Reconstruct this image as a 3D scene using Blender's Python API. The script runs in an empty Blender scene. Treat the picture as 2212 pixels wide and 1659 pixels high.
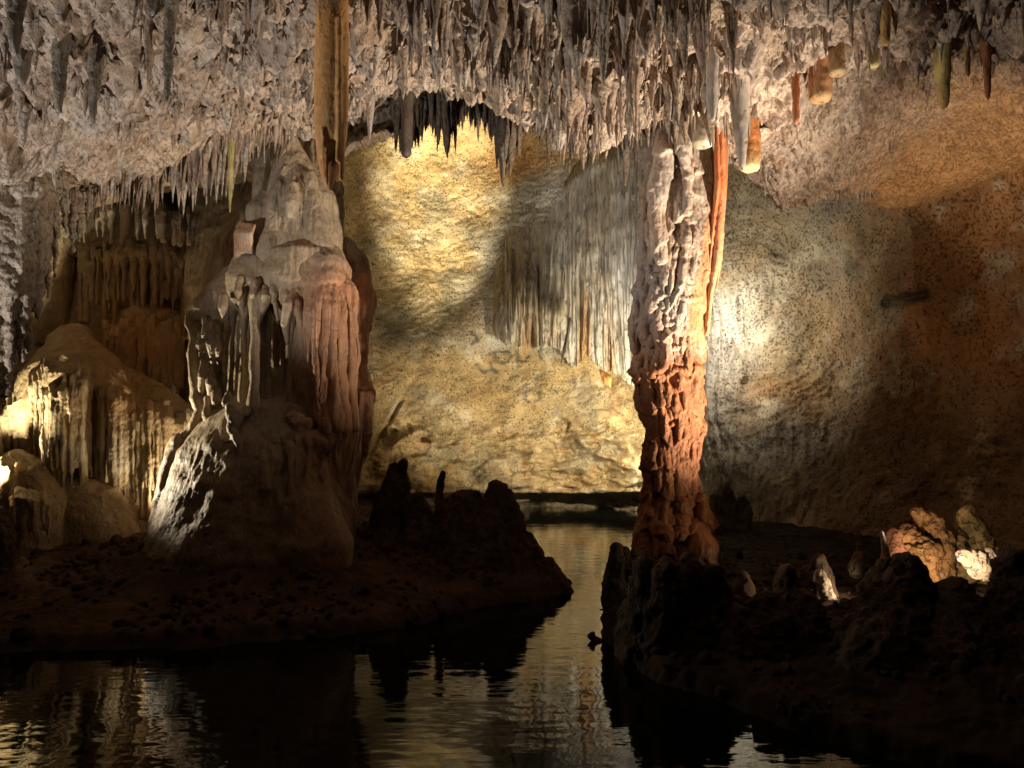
import bpy, math, random
import numpy as np
from mathutils import Vector
R = math.radians
rng = np.random.RandomState(7)
random.seed(7)
scene = bpy.context.scene
COL = scene.collection

# ------------------------------------------------------------------ camera
CAM = np.array([0.0, 0.0, 1.7]); TILT = R(4.45); F = 1670.0
UP = np.array([0, -math.sin(TILT), math.cos(TILT)]); FW = np.array([0, math.cos(TILT), math.sin(TILT)])
def at(vx, vy, Y):
    """a sight line through (vx, vy) of a 2212x1659 frame, taken to the depth Y (metres)"""
    vx = np.asarray(vx, float); vy = np.asarray(vy, float); Y = np.asarray(Y, float)
    dx = (vx - 1106) / F; dy = (829.5 - vy) / F
    d1 = FW[1] + UP[1] * dy; d2 = FW[2] + UP[2] * dy
    s = Y / d1
    return np.stack(np.broadcast_arrays(dx * s, Y, CAM[2] + d2 * s), -1)
def proj(P):
    d = P - CAM
    a = d @ FW
    return 1106 + F * d[..., 0] / a, 829.5 - F * (d @ UP) / a
cam = bpy.data.cameras.new('camera'); cam.sensor_width = 36
cam.lens = F / 2212 * 36; cam.clip_end = 200; cam.clip_start = 0.05
co = bpy.data.objects.new('camera', cam); COL.objects.link(co)
co.location = CAM; co.rotation_euler = (R(90) + TILT, 0, 0); scene.camera = co

# ------------------------------------------------------------------ noise
_p = rng.permutation(256); _p = np.concatenate([_p, _p, _p])
_g = rng.normal(size=(256, 3)); _g /= np.linalg.norm(_g, axis=1)[:, None]
def perlin(P):
    P = np.asarray(P, float); i = np.floor(P).astype(int); f = P - i; i &= 255
    u = f * f * f * (f * (f * 6 - 15) + 10)
    r = 0
    for a in (0, 1):
        wx = u[:, 0] if a else 1 - u[:, 0]
        for b in (0, 1):
            wy = u[:, 1] if b else 1 - u[:, 1]
            for c in (0, 1):
                wz = u[:, 2] if c else 1 - u[:, 2]
                h = _p[_p[_p[i[:, 0] + a] + i[:, 1] + b] + i[:, 2] + c]
                g = _g[h]
                r = r + wx * wy * wz * (g[:, 0] * (f[:, 0] - a) + g[:, 1] * (f[:, 1] - b) + g[:, 2] * (f[:, 2] - c))
    return r * 1.6
def N(P, s, off=0.0):
    return perlin(np.asarray(P) * np.asarray(s) + off)
def fbm(P, s, o=4, off=0.0, ridge=False):
    s = np.asarray(s, float); r = 0; a = 1.0; t = 0
    for k in range(o):
        n = perlin(P * s * 2.03 ** k + off + 17.3 * k)
        if ridge: n = 1 - 2 * np.abs(n)
        r = r + a * n; t += a; a *= .5
    return r / t
def rnd(ix, iy, k):
    h = (ix * 374761393 + iy * 668265263 + k * 2147483647 + 12345) & 0xffffffff
    h = ((h ^ (h >> 13)) * 1274126177) & 0xffffffff
    return ((h ^ (h >> 16)) & 0xffff) / 65535.0
def spikes(X, Y, cell, seed, p=1.5, keep=.8, ref=1.0):
    """a field of rounded points that hang down: 0..1"""
    x = X / cell; y = Y / cell; ix = np.floor(x).astype(np.int64); iy = np.floor(y).astype(np.int64)
    r = np.zeros_like(x)
    for a in (-1, 0, 1):
        for b in (-1, 0, 1):
            jx = ix + a; jy = iy + b
            px = jx + rnd(jx, jy, seed); py = jy + rnd(jx, jy, seed + 1)
            h = rnd(jx, jy, seed + 2); k = rnd(jx, jy, seed + 3) < keep
            d = np.hypot(x - px, y - py) / (.45 + .5 * h)
            r = np.maximum(r, k * (.35 + .65 * h) * np.clip(1 - d, 0, 1) ** p)
    return r
def sm(a, b, x):
    t = np.clip((x - a) / (b - a), 0, 1); return t * t * (3 - 2 * t)
def tps(pts, vals, reg=1e-3):
    pts = np.asarray(pts, float); n = len(pts)
    def U(r2): return .5 * r2 * np.log(r2 + 1e-12)
    K = U(((pts[:, None] - pts[None]) ** 2).sum(-1)) + reg * np.eye(n)
    Pm = np.c_[np.ones(n), pts]
    A = np.block([[K, Pm], [Pm.T, np.zeros((3, 3))]])
    w = np.linalg.solve(A, np.r_[vals, 0, 0, 0])
    def f(x, y):
        x = np.asarray(x, float); y = np.asarray(y, float)
        r = w[n] + w[n + 1] * x + w[n + 2] * y
        for k in range(n): r = r + w[k] * U((x - pts[k, 0]) ** 2 + (y - pts[k, 1]) ** 2)
        return r
    return f

# ------------------------------------------------------------------ mesh helpers
def mesh_np(name, V, Fq, alb=None, smooth=True, mat=None):
    """V (n,3), Fq (m,3|4) -> mesh; alb (n,3) goes to the colour attribute 'alb'"""
    V = np.ascontiguousarray(V, np.float32); Fq = np.ascontiguousarray(Fq, np.int32)
    me = bpy.data.meshes.new(name); k = Fq.shape[1]
    me.vertices.add(len(V)); me.vertices.foreach_set('co', V.ravel())
    me.loops.add(Fq.size); me.loops.foreach_set('vertex_index', Fq.ravel())
    me.polygons.add(len(Fq)); me.polygons.foreach_set('loop_start', np.arange(0, Fq.size, k, dtype=np.int32))
    me.polygons.foreach_set('use_smooth', np.full(len(Fq), smooth))
    me.update(calc_edges=True)
    if alb is not None:
        c = np.ones((len(V), 4), np.float32); c[:, :3] = np.clip(alb, 0.002, 1)
        me.attributes.new('alb', 'FLOAT_COLOR', 'POINT').data.foreach_set('color', c.ravel())
    if mat: me.materials.append(mat)
    return me
def link(name, me, parent=None, **props):
    o = bpy.data.objects.new(name, me); COL.objects.link(o)
    if parent: o.parent = parent
    for k, v in props.items(): o[k] = v
    return o
def empty(name, loc, **props):
    o = bpy.data.objects.new(name, None); COL.objects.link(o); o.location = loc; o.empty_display_size = .1
    for k, v in props.items(): o[k] = v
    return o
def rebase(o, c):
    """put the object's origin at c without moving its surface"""
    c = np.asarray(c, float); me = o.data; n = len(me.vertices)
    a = np.empty(n * 3, np.float32); me.vertices.foreach_get('co', a)
    a = (a.reshape(-1, 3) - c).astype(np.float32); me.vertices.foreach_set('co', a.ravel()); me.update(); o.location = c
def grid_faces(nr, nc, close=False):
    a = np.arange(nr * nc).reshape(nr, nc)
    if close: a = np.c_[a, a[:, :1]]
    return np.stack([a[:-1, :-1], a[:-1, 1:], a[1:, 1:], a[1:, :-1]], -1).reshape(-1, 4)
def normals(me):
    a = np.empty(len(me.vertices) * 3, np.float32); me.vertices.foreach_get('normal', a); return a.reshape(-1, 3)
def coords(me):
    a = np.empty(len(me.vertices) * 3, np.float32); me.vertices.foreach_get('co', a); return a.reshape(-1, 3).astype(float)

class Blob:
    """closed primitives fused by a voxel remesh, smoothed and roughened into one rock"""
    def __init__(s): s.V = []; s.F = []; s.n = 0
    def add(s, V, Fq): s.V.append(V); s.F.append(Fq + s.n); s.n += len(V)
    def tube(s, pts, rad, seg=14, sx=1.0, sy=1.0, cap=3):
        """rings round a polyline in world space, rounded ends"""
        pts = np.asarray(pts, float); rad = np.asarray(rad, float) * np.ones(len(pts))
        d0 = pts[0] - pts[1]; d0 /= np.linalg.norm(d0) + 1e-9; d1 = pts[-1] - pts[-2]; d1 /= np.linalg.norm(d1) + 1e-9
        P = []; r = []
        for k in range(cap):
            t = math.pi / 2 * k / cap; P.append(pts[0] + d0 * rad[0] * math.cos(t)); r.append(rad[0] * math.sin(t) + 1e-3)
        for q, a in zip(pts, rad): P.append(q); r.append(a)
        for k in range(cap - 1, -1, -1):
            t = math.pi / 2 * k / cap; P.append(pts[-1] + d1 * rad[-1] * math.cos(t)); r.append(rad[-1] * math.sin(t) + 1e-3)
        P = np.array(P); T = np.gradient(P, axis=0); T /= np.linalg.norm(T, axis=1)[:, None] + 1e-9
        ref = np.array([1.0, 0, 0]) if abs(T[:, 0]).mean() < .8 else np.array([0, 0, 1.0])
        A = ref - (T @ ref)[:, None] * T; A /= np.linalg.norm(A, axis=1)[:, None]
        B = np.cross(T, A)
        th = np.linspace(0, 2 * math.pi, seg, endpoint=False)
        V = P[:, None] + np.array(r)[:, None, None] * (A[:, None] * np.cos(th)[None, :, None] * sx + B[:, None] * np.sin(th)[None, :, None] * sy)
        V = V.reshape(-1, 3); nr = len(P)
        c0 = len(V); V = np.r_[V, P[:1], P[-1:]]
        q = grid_faces(nr, seg, True)
        i = np.arange(seg); j = (i + 1) % seg
        e0 = np.stack([np.full(seg, c0), i[::1], j, np.full(seg, c0)], -1)[:, [0, 2, 1, 3]]
        e1 = np.stack([np.full(seg, c0 + 1), i + (nr - 1) * seg, j + (nr - 1) * seg, np.full(seg, c0 + 1)], -1)
        s.add(V, np.r_[q, e0, e1])
    def v(s, L, sx=1.0, sy=1.0, seg=14):
        """L = [(vx, vy, Y, r in frame pixels)]"""
        L = np.asarray(L, float); s.tube(at(L[:, 0], L[:, 1], L[:, 2]), L[:, 3] * L[:, 2] / F, seg, sx, sy)
    def ball(s, c, r, seg=16):
        c = np.asarray(c, float); r = np.asarray(r, float) * np.ones(3); n = seg // 2 + 1
        ph = np.linspace(.02, math.pi - .02, n)[:, None]; th = np.linspace(0, 2 * math.pi, seg, endpoint=False)[None]
        V = np.stack([np.sin(ph) * np.cos(th), np.sin(ph) * np.sin(th), np.cos(ph) + 0 * th], -1).reshape(-1, 3)
        V = np.r_[V, [[0, 0, 1]], [[0, 0, -1]]] * r + c
        q = grid_faces(n, seg, True); i = np.arange(seg); j = (i + 1) % seg; c0 = n * seg
        e0 = np.stack([np.full(seg, c0), j, i, np.full(seg, c0)], -1)
        e1 = np.stack([np.full(seg, c0 + 1), i + (n - 1) * seg, j + (n - 1) * seg, np.full(seg, c0 + 1)], -1)
        s.add(V, np.r_[q, e0, e1])
    def build(s, name, vox, mat, disp=None, alb=None, smooth=3, parent=None, base=None, **props):
        V = np.concatenate(s.V); Fa = np.concatenate(s.F)
        me = bpy.data.meshes.new('tmp'); fl = [[a for k, a in enumerate(f) if a not in f[:k]] for f in Fa.tolist()]
        me.from_pydata(V.tolist(), [], fl); me.update()
        o = bpy.data.objects.new('tmp', me); COL.objects.link(o)
        m = o.modifiers.new('r', 'REMESH'); m.mode = 'VOXEL'; m.voxel_size = vox; m.adaptivity = 0
        if smooth:
            m2 = o.modifiers.new('s', 'SMOOTH'); m2.factor = .5; m2.iterations = smooth
        ev = o.evaluated_get(bpy.context.evaluated_depsgraph_get()); em = ev.to_mesh()
        P = coords(em); n = len(em.polygons)
        ls = np.empty(n, np.int32); em.polygons.foreach_get('loop_total', ls)
        lv = np.empty(len(em.loops), np.int32); em.loops.foreach_get('vertex_index', lv)
        Nn = normals(em).astype(float)
        Fq = lv.reshape(-1, 4) if (ls == 4).all() else None
        if Fq is None:
            st = np.r_[0, np.cumsum(ls)[:-1]]; Fq = np.array([[lv[a], lv[a + 1], lv[a + 2], lv[a + 3] if k == 4 else lv[a + 2]] for a, k in zip(st, ls)])
        ev.to_mesh_clear(); bpy.data.objects.remove(o); bpy.data.meshes.remove(me)
        if disp is not None: P = P + Nn * disp(P, Nn)[:, None]
        al = alb(P, Nn) if alb is not None else None
        me = mesh_np(name, P, Fq, al, True, mat)
        ob = link(name, me, parent, **props)
        if parent is not None: ob.matrix_parent_inverse = parent.matrix_basis.inverted()
        elif base is not None: rebase(ob, base)
        return ob

# ------------------------------------------------------------------ materials
def rock(name, nscale=9., bscale=24., bump=.5, bdist=.03, pits=0., pscale=22., rough=.62, spec=.35, aniso=(1, 1, 1), var=(.62, 1.25)):
    m = bpy.data.materials.new(name); m.use_nodes = True; nt = m.node_tree; ns = nt.nodes; ln = nt.links
    b = ns['Principled BSDF']; b.inputs['Specular IOR Level'].default_value = spec
    geo = ns.new('ShaderNodeNewGeometry')
    mp = ns.new('ShaderNodeMapping'); mp.inputs['Scale'].default_value = aniso; ln.new(geo.outputs['Position'], mp.inputs['Vector'])
    at_ = ns.new('ShaderNodeAttribute'); at_.attribute_name = 'alb'
    def noise(sc, det, rg=.6, dist=0.):
        n = ns.new('ShaderNodeTexNoise'); n.inputs['Scale'].default_value = sc; n.inputs['Detail'].default_value = det
        n.inputs['Roughness'].default_value = rg; n.inputs['Distortion'].default_value = dist
        ln.new(mp.outputs[0], n.inputs['Vector']); return n.outputs['Fac']
    def rng_(x, a, b_, c, d):
        r = ns.new('ShaderNodeMapRange'); ln.new(x, r.inputs['Value'])
        for k, v in zip(('From Min', 'From Max', 'To Min', 'To Max'), (a, b_, c, d)): r.inputs[k].default_value = v
        return r.outputs[0]
    def math_(op, a, b_):
        r = ns.new('ShaderNodeMath'); r.operation = op
        for k, v in enumerate((a, b_)):
            if isinstance(v, (int, float)): r.inputs[k].default_value = v
            else: ln.new(v, r.inputs[k])
        return r.outputs[0]
    f1 = rng_(noise(nscale, 9, .68, .3), .3, .7, *var)
    f2 = rng_(noise(nscale * 6, 6, .7), .35, .7, .8, 1.12)
    tone = math_('MULTIPLY', f1, f2)
    h = math_('ADD', noise(bscale, 10, .72, .2), math_('MULTIPLY', noise(bscale * .28, 4, .6), 1.4))
    if pits > 0:
        pn = noise(pscale, 4, .55, .35)
        pk = rng_(noise(pscale * .12, 3, .5), .35, .62, .0, .075)
        hole = ns.new('ShaderNodeMapRange'); ln.new(math_('ADD', pn, pk), hole.inputs['Value'])
        for k, v in zip(('From Min', 'From Max', 'To Min', 'To Max'), (.58, .68, 0, 1)): hole.inputs[k].default_value = v
        hole = hole.outputs[0]
        tone = math_('MULTIPLY', tone, math_('SUBTRACT', 1.0, math_('MULTIPLY', hole, pits)))
        h = math_('SUBTRACT', h, math_('MULTIPLY', hole, 1.0))
    vm = ns.new('ShaderNodeVectorMath'); vm.operation = 'SCALE'; ln.new(at_.outputs['Color'], vm.inputs[0]); ln.new(tone, vm.inputs['Scale'])
    ln.new(vm.outputs[0], b.inputs['Base Color'])
    ln.new(rng_(noise(nscale * 2, 4), .3, .7, rough - .14, rough + .14), b.inputs['Roughness'])
    bp = ns.new('ShaderNodeBump'); bp.inputs['Strength'].default_value = bump; bp.inputs['Distance'].default_value = bdist
    ln.new(h, bp.inputs['Height']); ln.new(bp.outputs[0], b.inputs['Normal'])
    return m
M_ceil = rock('crusty_ceiling_rock', 7, 34, .75, .022, pits=.3, pscale=30, rough=.55, spec=.4, aniso=(1, 1, .7))
M_stal = rock('crusty_stalactite', 9, 36, .75, .02, pits=.25, pscale=34, rough=.55, spec=.4, aniso=(1, 1, .7))
M_wall = rock('pitted_wall_rock', 1.6, 28, .6, .035, pits=.62, pscale=23, rough=.8, spec=.15, aniso=(1, 1, 1))
M_flow = rock('streaked_flowstone', 3.5, 16, .8, .04, pits=.4, pscale=16, rough=.7, spec=.25, aniso=(1, 1, .22))
M_smooth = rock('smooth_flowstone', 5, 40, .5, .014, pits=.12, pscale=18, rough=.55, spec=.35, aniso=(1, 1, .5))
M_pillar = rock('dripped_flowstone', 7, 42, .6, .016, pits=.15, pscale=28, rough=.6, spec=.3, aniso=(1, 1, .7))
M_dark = rock('dark_jagged_rock', 6, 20, .9, .04, pits=.4, pscale=14, rough=.75, spec=.2)
M_ground = rock('muddy_ground', 3, 18, .7, .03, rough=.85, spec=.15)

# ------------------------------------------------------------------ ceiling
ctl = [  # vx, vy, Y
 (-300, 0, 4.8), (0, 0, 5.0), (350, 0, 5.2), (680, 0, 5.4), (1000, 0, 5.6), (1300, 0, 5.5), (1600, 0, 5.6), (1900, 0, 5.9), (2212, 0, 6.1), (2500, 20, 6.3),
 (0, 180, 5.7), (300, 190, 6.0), (550, 150, 6.2), (850, 110, 6.9), (1100, 130, 6.4), (1300, 140, 6.4), (1500, 130, 6.5), (1750, 130, 7.2), (2000, 110, 7.4), (2212, 80, 6.9),
 (0, 330, 6.2), (120, 340, 6.7), (280, 320, 7.1), (430, 300, 7.4), (520, 250, 7.7), (620, 235, 8.2), (730, 215, 8.2),
 (810, 140, 8.2), (930, 135, 8.1), (1060, 160, 7.7), (1150, 215, 7.5), (1230, 250, 7.4), (1320, 235, 7.5), (1420, 225, 7.7), (1540, 240, 7.9),
 (1620, 330, 8.6), (1720, 385, 9.1), (1830, 410, 9.6), (1940, 450, 10.0), (1850, 300, 8.6), (2000, 300, 9.0), (2212, 330, 8.6), (2100, 200, 7.9),
]
C = np.array(ctl, float); Pc = at(C[:, 0], C[:, 1], C[:, 2])
extra = np.array([(-7, -3, 4.2), (0, -4, 5), (7, -3, 4.6), (-9, 3, 3.6), (9, 3, 4.6), (-9, 8, 3.6), (-3.6, 9.4, 5.3), (-5, 11, 5.6), (-3, 12, 6.2), (-1.6, 10.2, 6.3), (0, 9.6, 6.6),
 (1.5, 9.4, 6.5), (2.3, 10.4, 6.9), (3.6, 11.4, 7.2), (0, 12, 8.2), (0, 16, 10.6), (0, 20, 12), (4, 16, 10.4), (8, 16, 9.5), (8, 11, 7.0), (-8, 16, 8), (-4, 16, 9.2), (-8, 12, 5.2), (10, 8, 5.5)], float)
Pc = np.r_[Pc, extra]
_cz = tps(Pc[:, :2], Pc[:, 2], 2e-3)
def rimmask(X, Y):        # 1 where the near ceiling is crusted with spikes, 0 on the smoother vault at the far right
    return 1 - sm(.2, 1.4, X * .9 + Y * .25 - 5.2) * sm(6.6, 8.2, Y)
def ceil_z(X, Y, fine=True):
    X = np.asarray(X, float); Y = np.asarray(Y, float); sh = X.shape; X = X.ravel(); Y = Y.ravel()
    P = np.c_[X, Y, 0 * X]
    wx = X + .16 * N(P, 2.1, 3) + .07 * N(P, 6, 9) + .028 * N(P, 15, 2); wy = Y + .16 * N(P, 2.1, 13) + .07 * N(P, 6, 19) + .028 * N(P, 15, 42)
    k = rimmask(X, Y); far = 1 - sm(8.6, 10.5, Y - .25 * X)
    amp = k * (.55 + .45 * far)
    ramp = sm(-1.9, -2.6, X) * sm(6.0, 6.5, Y); amp = amp * (1 - .6 * ramp)
    z = _cz(X, Y) + .26 * fbm(P, 1.1, 3, 5) * (.4 + .6 * k) - .15 * k * fbm(P, [1.6, 1.0, 1], 3, 25, True)
    z = z - amp * (.24 * spikes(wx, wy, .42, 1, 1.6, .6) + .15 * spikes(wx, wy, .2, 11, 1.3, .8))
    if fine:
        z = z - (.25 + .75 * amp) * (.11 * spikes(wx + .3, wy, .095, 21, 1.1, .9) + .05 * spikes(X, wy, .045, 31, 1, .9)) + .03 * fbm(P, 9, 4, 2) + .012 * fbm(P, 38, 2, 8, True)
    return z.reshape(sh)
STAL_A = np.array([.46, .36, .29]); STAL_B = np.array([.38, .27, .19]); STAL_W = np.array([.56, .49, .42])
xs = np.r_[np.linspace(-9, -5.2, 90)[:-1], np.linspace(-5.2, 6, 1010)[:-1], np.linspace(6, 10, 100)]; ys = np.r_[np.linspace(-4, 4.2, 90)[:-1], np.linspace(4.2, 9.6, 500)[:-1], np.linspace(9.6, 21, 260)]
GX, GY = np.meshgrid(xs, ys); GZ = ceil_z(GX, GY)
V = np.stack([GX, GY, GZ], -1).reshape(-1, 3)
pt = np.clip(.5 + 1.1 * fbm(V, 1.1, 4, 31), 0, 1)[:, None]; pw = np.clip(.4 + 1.5 * fbm(V, 2.3, 3, 77), 0, 1)[:, None]
alb = STAL_A * (1 - pt) + STAL_B * pt; alb = alb * (1 - .5 * pw) + STAL_W * .5 * pw
vx_, vy_ = proj(V)
orange = (sm(5.0, 7.3, V[:, 0] * .9 + V[:, 1] * .25 + .5 * N(V, 1.2, 5) + .3 * N(V, 3.5, 15)))[:, None] * sm(6, 7.6, V[:, 1])[:, None]
alb = alb * (1 - orange) + np.array([.43, .24, .10]) * orange
low = sm(.0, 1.0, -V[:, 0] - 2.0)[:, None] * sm(6.2, 7.0, V[:, 1])[:, None]
alb = alb * (1 - .6 * low) + np.array([.50, .37, .26]) * .6 * low
ceil_me = mesh_np('cave_ceiling', V, grid_faces(len(ys), len(xs)), alb, True, M_ceil)
link('cave_ceiling', ceil_me, kind='structure')

# ------------------------------------------------------------------ back wall
wc = [(-700, 500, 8.5), (-300, 600, 11), (0, 500, 13.0), (0, 1100, 12.5), (350, 500, 14), (350, 1100, 14), (600, 400, 17), (600, 1150, 15.5), (740, 240, 18.5), (760, 640, 18.2), (760, 900, 17.2), (770, 1120, 16.5),
 (960, -250, 13), (960, 60, 16.5), (960, 230, 19.0), (960, 420, 20.2), (960, 640, 19.6), (950, 760, 19.0), (950, 900, 19.6), (950, 1060, 19.0), (950, 1200, 18),
 (1150, 250, 19), (1150, 420, 19.6), (1150, 650, 19.2), (1150, 800, 20.2), (1200, 950, 20.6), (1200, 1095, 20.8), (1200, 1250, 20.2),
 (1350, 300, 17.6), (1350, 600, 17.9), (1360, 830, 18.9), (1380, 950, 19), (1380, 1095, 19.6), (1380, 1250, 19),
 (1500, 200, 14.2), (1500, 500, 15.4), (1550, 700, 15.1), (1550, 900, 15.2), (1550, 1110, 15.5), (1550, 1250, 15),
 (1720, 300, 12.2), (1720, 500, 13.7), (1720, 750, 13.8), (1720, 1000, 13.6), (1720, 1200, 13.0),
 (1900, 200, 10.2), (1900, 450, 11.6), (1900, 700, 12.2), (1900, 1000, 12.1), (1900, 1220, 11.3),
 (2080, 200, 9.3), (2080, 500, 10.6), (2080, 800, 10.9), (2080, 1200, 10.2), (2212, 150, 8.6), (2212, 500, 9.6), (2212, 900, 9.8), (2212, 1250, 9.0),
 (2600, 300, 7.3), (2600, 900, 7.8), (2600, 1400, 7.2), (3100, 600, 5.2), (3100, 1400, 5.2), (1600, -300, 11.5), (2200, -300, 7.5), (300, -100, 12), (-700, 1200, 8)]
W = np.array(wc, float); _wy = tps(W[:, :2] / 500, W[:, 2], 5e-4)
nx, ny = 1250, 640
ux = np.linspace(-700, 3100, nx); uy = np.linspace(-330, 1330, ny)
UX, UY = np.meshgrid(ux, uy); UX = UX.ravel(); UY = UY.ravel()
D = _wy(UX / 500, UY / 500)
P0 = at(UX, UY, D)
D = D + .55 * fbm(P0, .35, 3, 8) + (.045 + .07 * sm(720, 860, UY)) * fbm(P0, 1.6, 5, 4) - .10 * fbm(P0, [.9, .9, 1.6], 4, 33, True) * sm(700, 860, UY)
# rugged lower bank of the far wall
lowb = sm(880, 960, UY + 30 * N(P0, .5, 3)) * sm(1500, 1380, UX) * sm(700, 760, UX)
D = D - lowb * (.5 * fbm(P0, [.7, .7, 1.7], 5, 21, True)) * 1.0
def polyd(px, py, pts):
    pts = np.asarray(pts, float); r = np.full(px.shape, 1e9)
    for a, b in zip(pts[:-1], pts[1:]):
        ab = b - a; t = np.clip(((px - a[0]) * ab[0] + (py - a[1]) * ab[1]) / (ab @ ab), 0, 1)
        r = np.minimum(r, np.hypot(px - a[0] - t * ab[0], py - a[1] - t * ab[1]))
    return r
wxp = UX + 7 * N(P0, 1.5, 40); wyp = UY + 7 * N(P0, 1.5, 50)
def step(pts, h, w):   # a ledge: the rock below/left of the line stands proud by h metres
    global D
    d = polyd(wxp, wyp, pts); D = D + .38 * h * np.exp(-(d / w) ** 2)
for pts, h, w in [([(868, 862), (845, 905), (815, 950), (795, 990)], .35, 5), ([(888, 930), (900, 965), (925, 985)], .3, 4), ([(1205, 905), (1222, 915), (1218, 940), (1290, 930), (1310, 920)], .5, 6),
                  ([(1140, 968), (1170, 955), (1195, 960), (1200, 970)], .3, 4), ([(1010, 1035), (1040, 1000), (1075, 985)], .35, 4), ([(1100, 1010), (1200, 1000), (1260, 985), (1290, 970)], .3, 5),
                  ([(1350, 905), (1330, 890), (1290, 885)], .3, 4), ([(880, 1040), (870, 1000), (860, 970)], .25, 5), ([(1090, 1060), (1180, 1050), (1300, 1056), (1390, 1050)], .3, 5),
                  ([(1020, 790), (1000, 810), (940, 840), (880, 870)], .16, 8), ([(1240, 760), (1300, 800), (1370, 850)], .2, 10)]:
    step(pts, h, w)
# the lowered, undercut foot by the water
D = D + .9 * sm(1062, 1078, UY) * sm(700, 900, UX) * sm(1520, 1440, UX)
mo = 1 - np.hypot((wxp - 1130) / 330, (wyp - 1110) / 310); D = D - .38 * sm(-.05, .20, mo + .03 * N(P0, 2, 7)) * sm(1500, 1420, UX)
# lens shaped cleft high on the right
cl = polyd(UX, UY + 5 * N(P0, 3, 2), [(1920, 655), (1960, 645), (2000, 635)]); D = D + .22 * np.exp(-(cl / 12) ** 2)
P1 = at(UX, UY, D)
Y1 = np.array([.49, .355, .175]); Y2 = np.array([.54, .43, .25]); G1 = np.array([.33, .29, .20]); Wt = np.array([.55, .53, .48]); Og = np.array([.50, .27, .10]); Br = np.array([.40, .24, .12])
def mix(a, b, t): t = np.clip(t, 0, 1)[:, None]; return a * (1 - t) + b * t
al = mix(np.tile(Y1, (len(UX), 1)), Y2, .5 + 1.2 * fbm(P1, .5, 4, 61))
al = mix(al, G1, sm(.05, .35, fbm(P1, .8, 4, 71)) * .75)
al = mix(al, G1 * .75, .8 * np.exp(-((UX - 850) / 110) ** 2 - ((UY - 690) / 45) ** 2))  # shading of a bulge painted as a darker patch
al = mix(al, Og, .8 * np.exp(-((UX - 1130) / 95) ** 2 - ((UY - 350) / 70) ** 2))
al = mix(al, np.array([.66, .64, .62]), 1.0 * np.exp(-((UX - 1105 - 10 * N(P1, 2, 1)) / 28) ** 2 - ((UY - 432) / 18) ** 2))
nz0 = N(P1, 1.1, 61) * 40 + N(P1, 4, 12) * 14
al = mix(al, Wt * .97, .92 * sm(985, 1075, UX + nz0 + .22 * (UY - 600)) * sm(380, 440, UY + nz0 * .5 + .30 * (UX - 1100)) * sm(1500, 1440, UX) * sm(775, 735, UY + nz0 * .4))
nz = N(P1, 1.3, 11) * 40 + N(P1, 5, 12) * 14
rt = sm(1400, 1500, UX); al = mix(al, mix(np.tile(np.array([.43, .32, .18]), (len(UX), 1)), np.array([.38, .33, .25]), .5 + 1.4 * fbm(P1, .9, 4, 12)), rt)
white = rt * sm(1720, 1560, UX + nz + .25 * (UY - 700)) * sm(560, 640, UY + nz)
al = mix(al, Wt, .85 * white)
band = rt * sm(900, 940, UY + nz) * sm(1160, 1120, UY + nz) * sm(2000, 1700, UX + nz)
al = mix(al, np.array([.40, .39, .36]), .85 * band)
al = mix(al, Og * .8, rt * .65 * np.exp(-((UX - 1690 + nz) / 110) ** 2 - ((UY - 840) / 38) ** 2))
al = mix(al, np.array([.16, .105, .06]), rt * (1 - .7 * band) * .85 * sm(780, 1020, UY + .25 * (UX - 1700) + nz)); ro = sm(1780, 2090, UX + nz * 1.3 + .25 * (UY - 400)); al = mix(al, np.array([.42, .215, .085]), ro * .9 * sm(1000, 700, UY))  # shade over the lower right wall put into its colour
al = mix(al, np.array([.05, .035, .025]), .85 * np.exp(-((cl + 6 * N(P1, 4, 3)) / 14) ** 2))
for cxx, cyy, ra, rb in [(1800, 460, 40, 30), (1700, 560, 60, 25), (1840, 580, 22, 14), (1690, 640, 30, 20), (880, 730, 60, 20), (1010, 500, 70, 30)]:
    al = mix(al, np.array([.16, .15, .13]), .55 * np.exp(-((UX - cxx + nz * .5) / ra) ** 2 - ((UY - cyy + nz * .3) / rb) ** 2))
# faded painted strokes on the far wall under the arch
def wmark(L): return [(950.4 + a * .1823, 691.2 + b * .1823) for a, b in L]
for L in [[(430, 520), (480, 590), (530, 625)], [(600, 500), (610, 590), (680, 620)], [(500, 605), (660, 600)], [(590, 400), (700, 365), (810, 385), (835, 440), (800, 500), (720, 510), (660, 470), (640, 400)],
          [(915, 370), (925, 470), (920, 560)], [(925, 470), (1000, 500), (1050, 430)], [(1190, 340), (1190, 450)], [(1080, 830), (1020, 820), (1010, 960), (1060, 970)], [(1185, 860), (1180, 940), (1120, 970)], [(1130, 635), (1150, 670)], [(740, 790), (800, 800)],
          [(410, 180), (460, 250), (380, 280)]]:
    al = mix(al, np.array([.13, .13, .115]), .85 * np.exp(-(polyd(UX + 2 * N(P1, 6, 5), UY + 2 * N(P1, 6, 8), wmark(L)) / 4.2) ** 2))
crk = np.abs(fbm(P1, [.5, .5, 1.3], 5, 141)); al = mix(al, np.array([.16, .10, .05]), .7 * sm(.022, .0, crk) * sm(840, 900, UY) * (1 - rt) + 0)
al = mix(al, np.array([.42, .22, .09]), .5 * sm(.1, .4, fbm(P1, 1.7, 4, 151)) * sm(720, 800, UY) * (1 - rt)); al = mix(al, np.array([.66, .60, .46]), .55 * sm(.12, .4, fbm(P1, 1.3, 4, 161)))
al = mix(al, np.array([.12, .10, .07]), .75 * sm(1058, 1076, UY + nz * .15) * (1 - rt))
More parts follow.
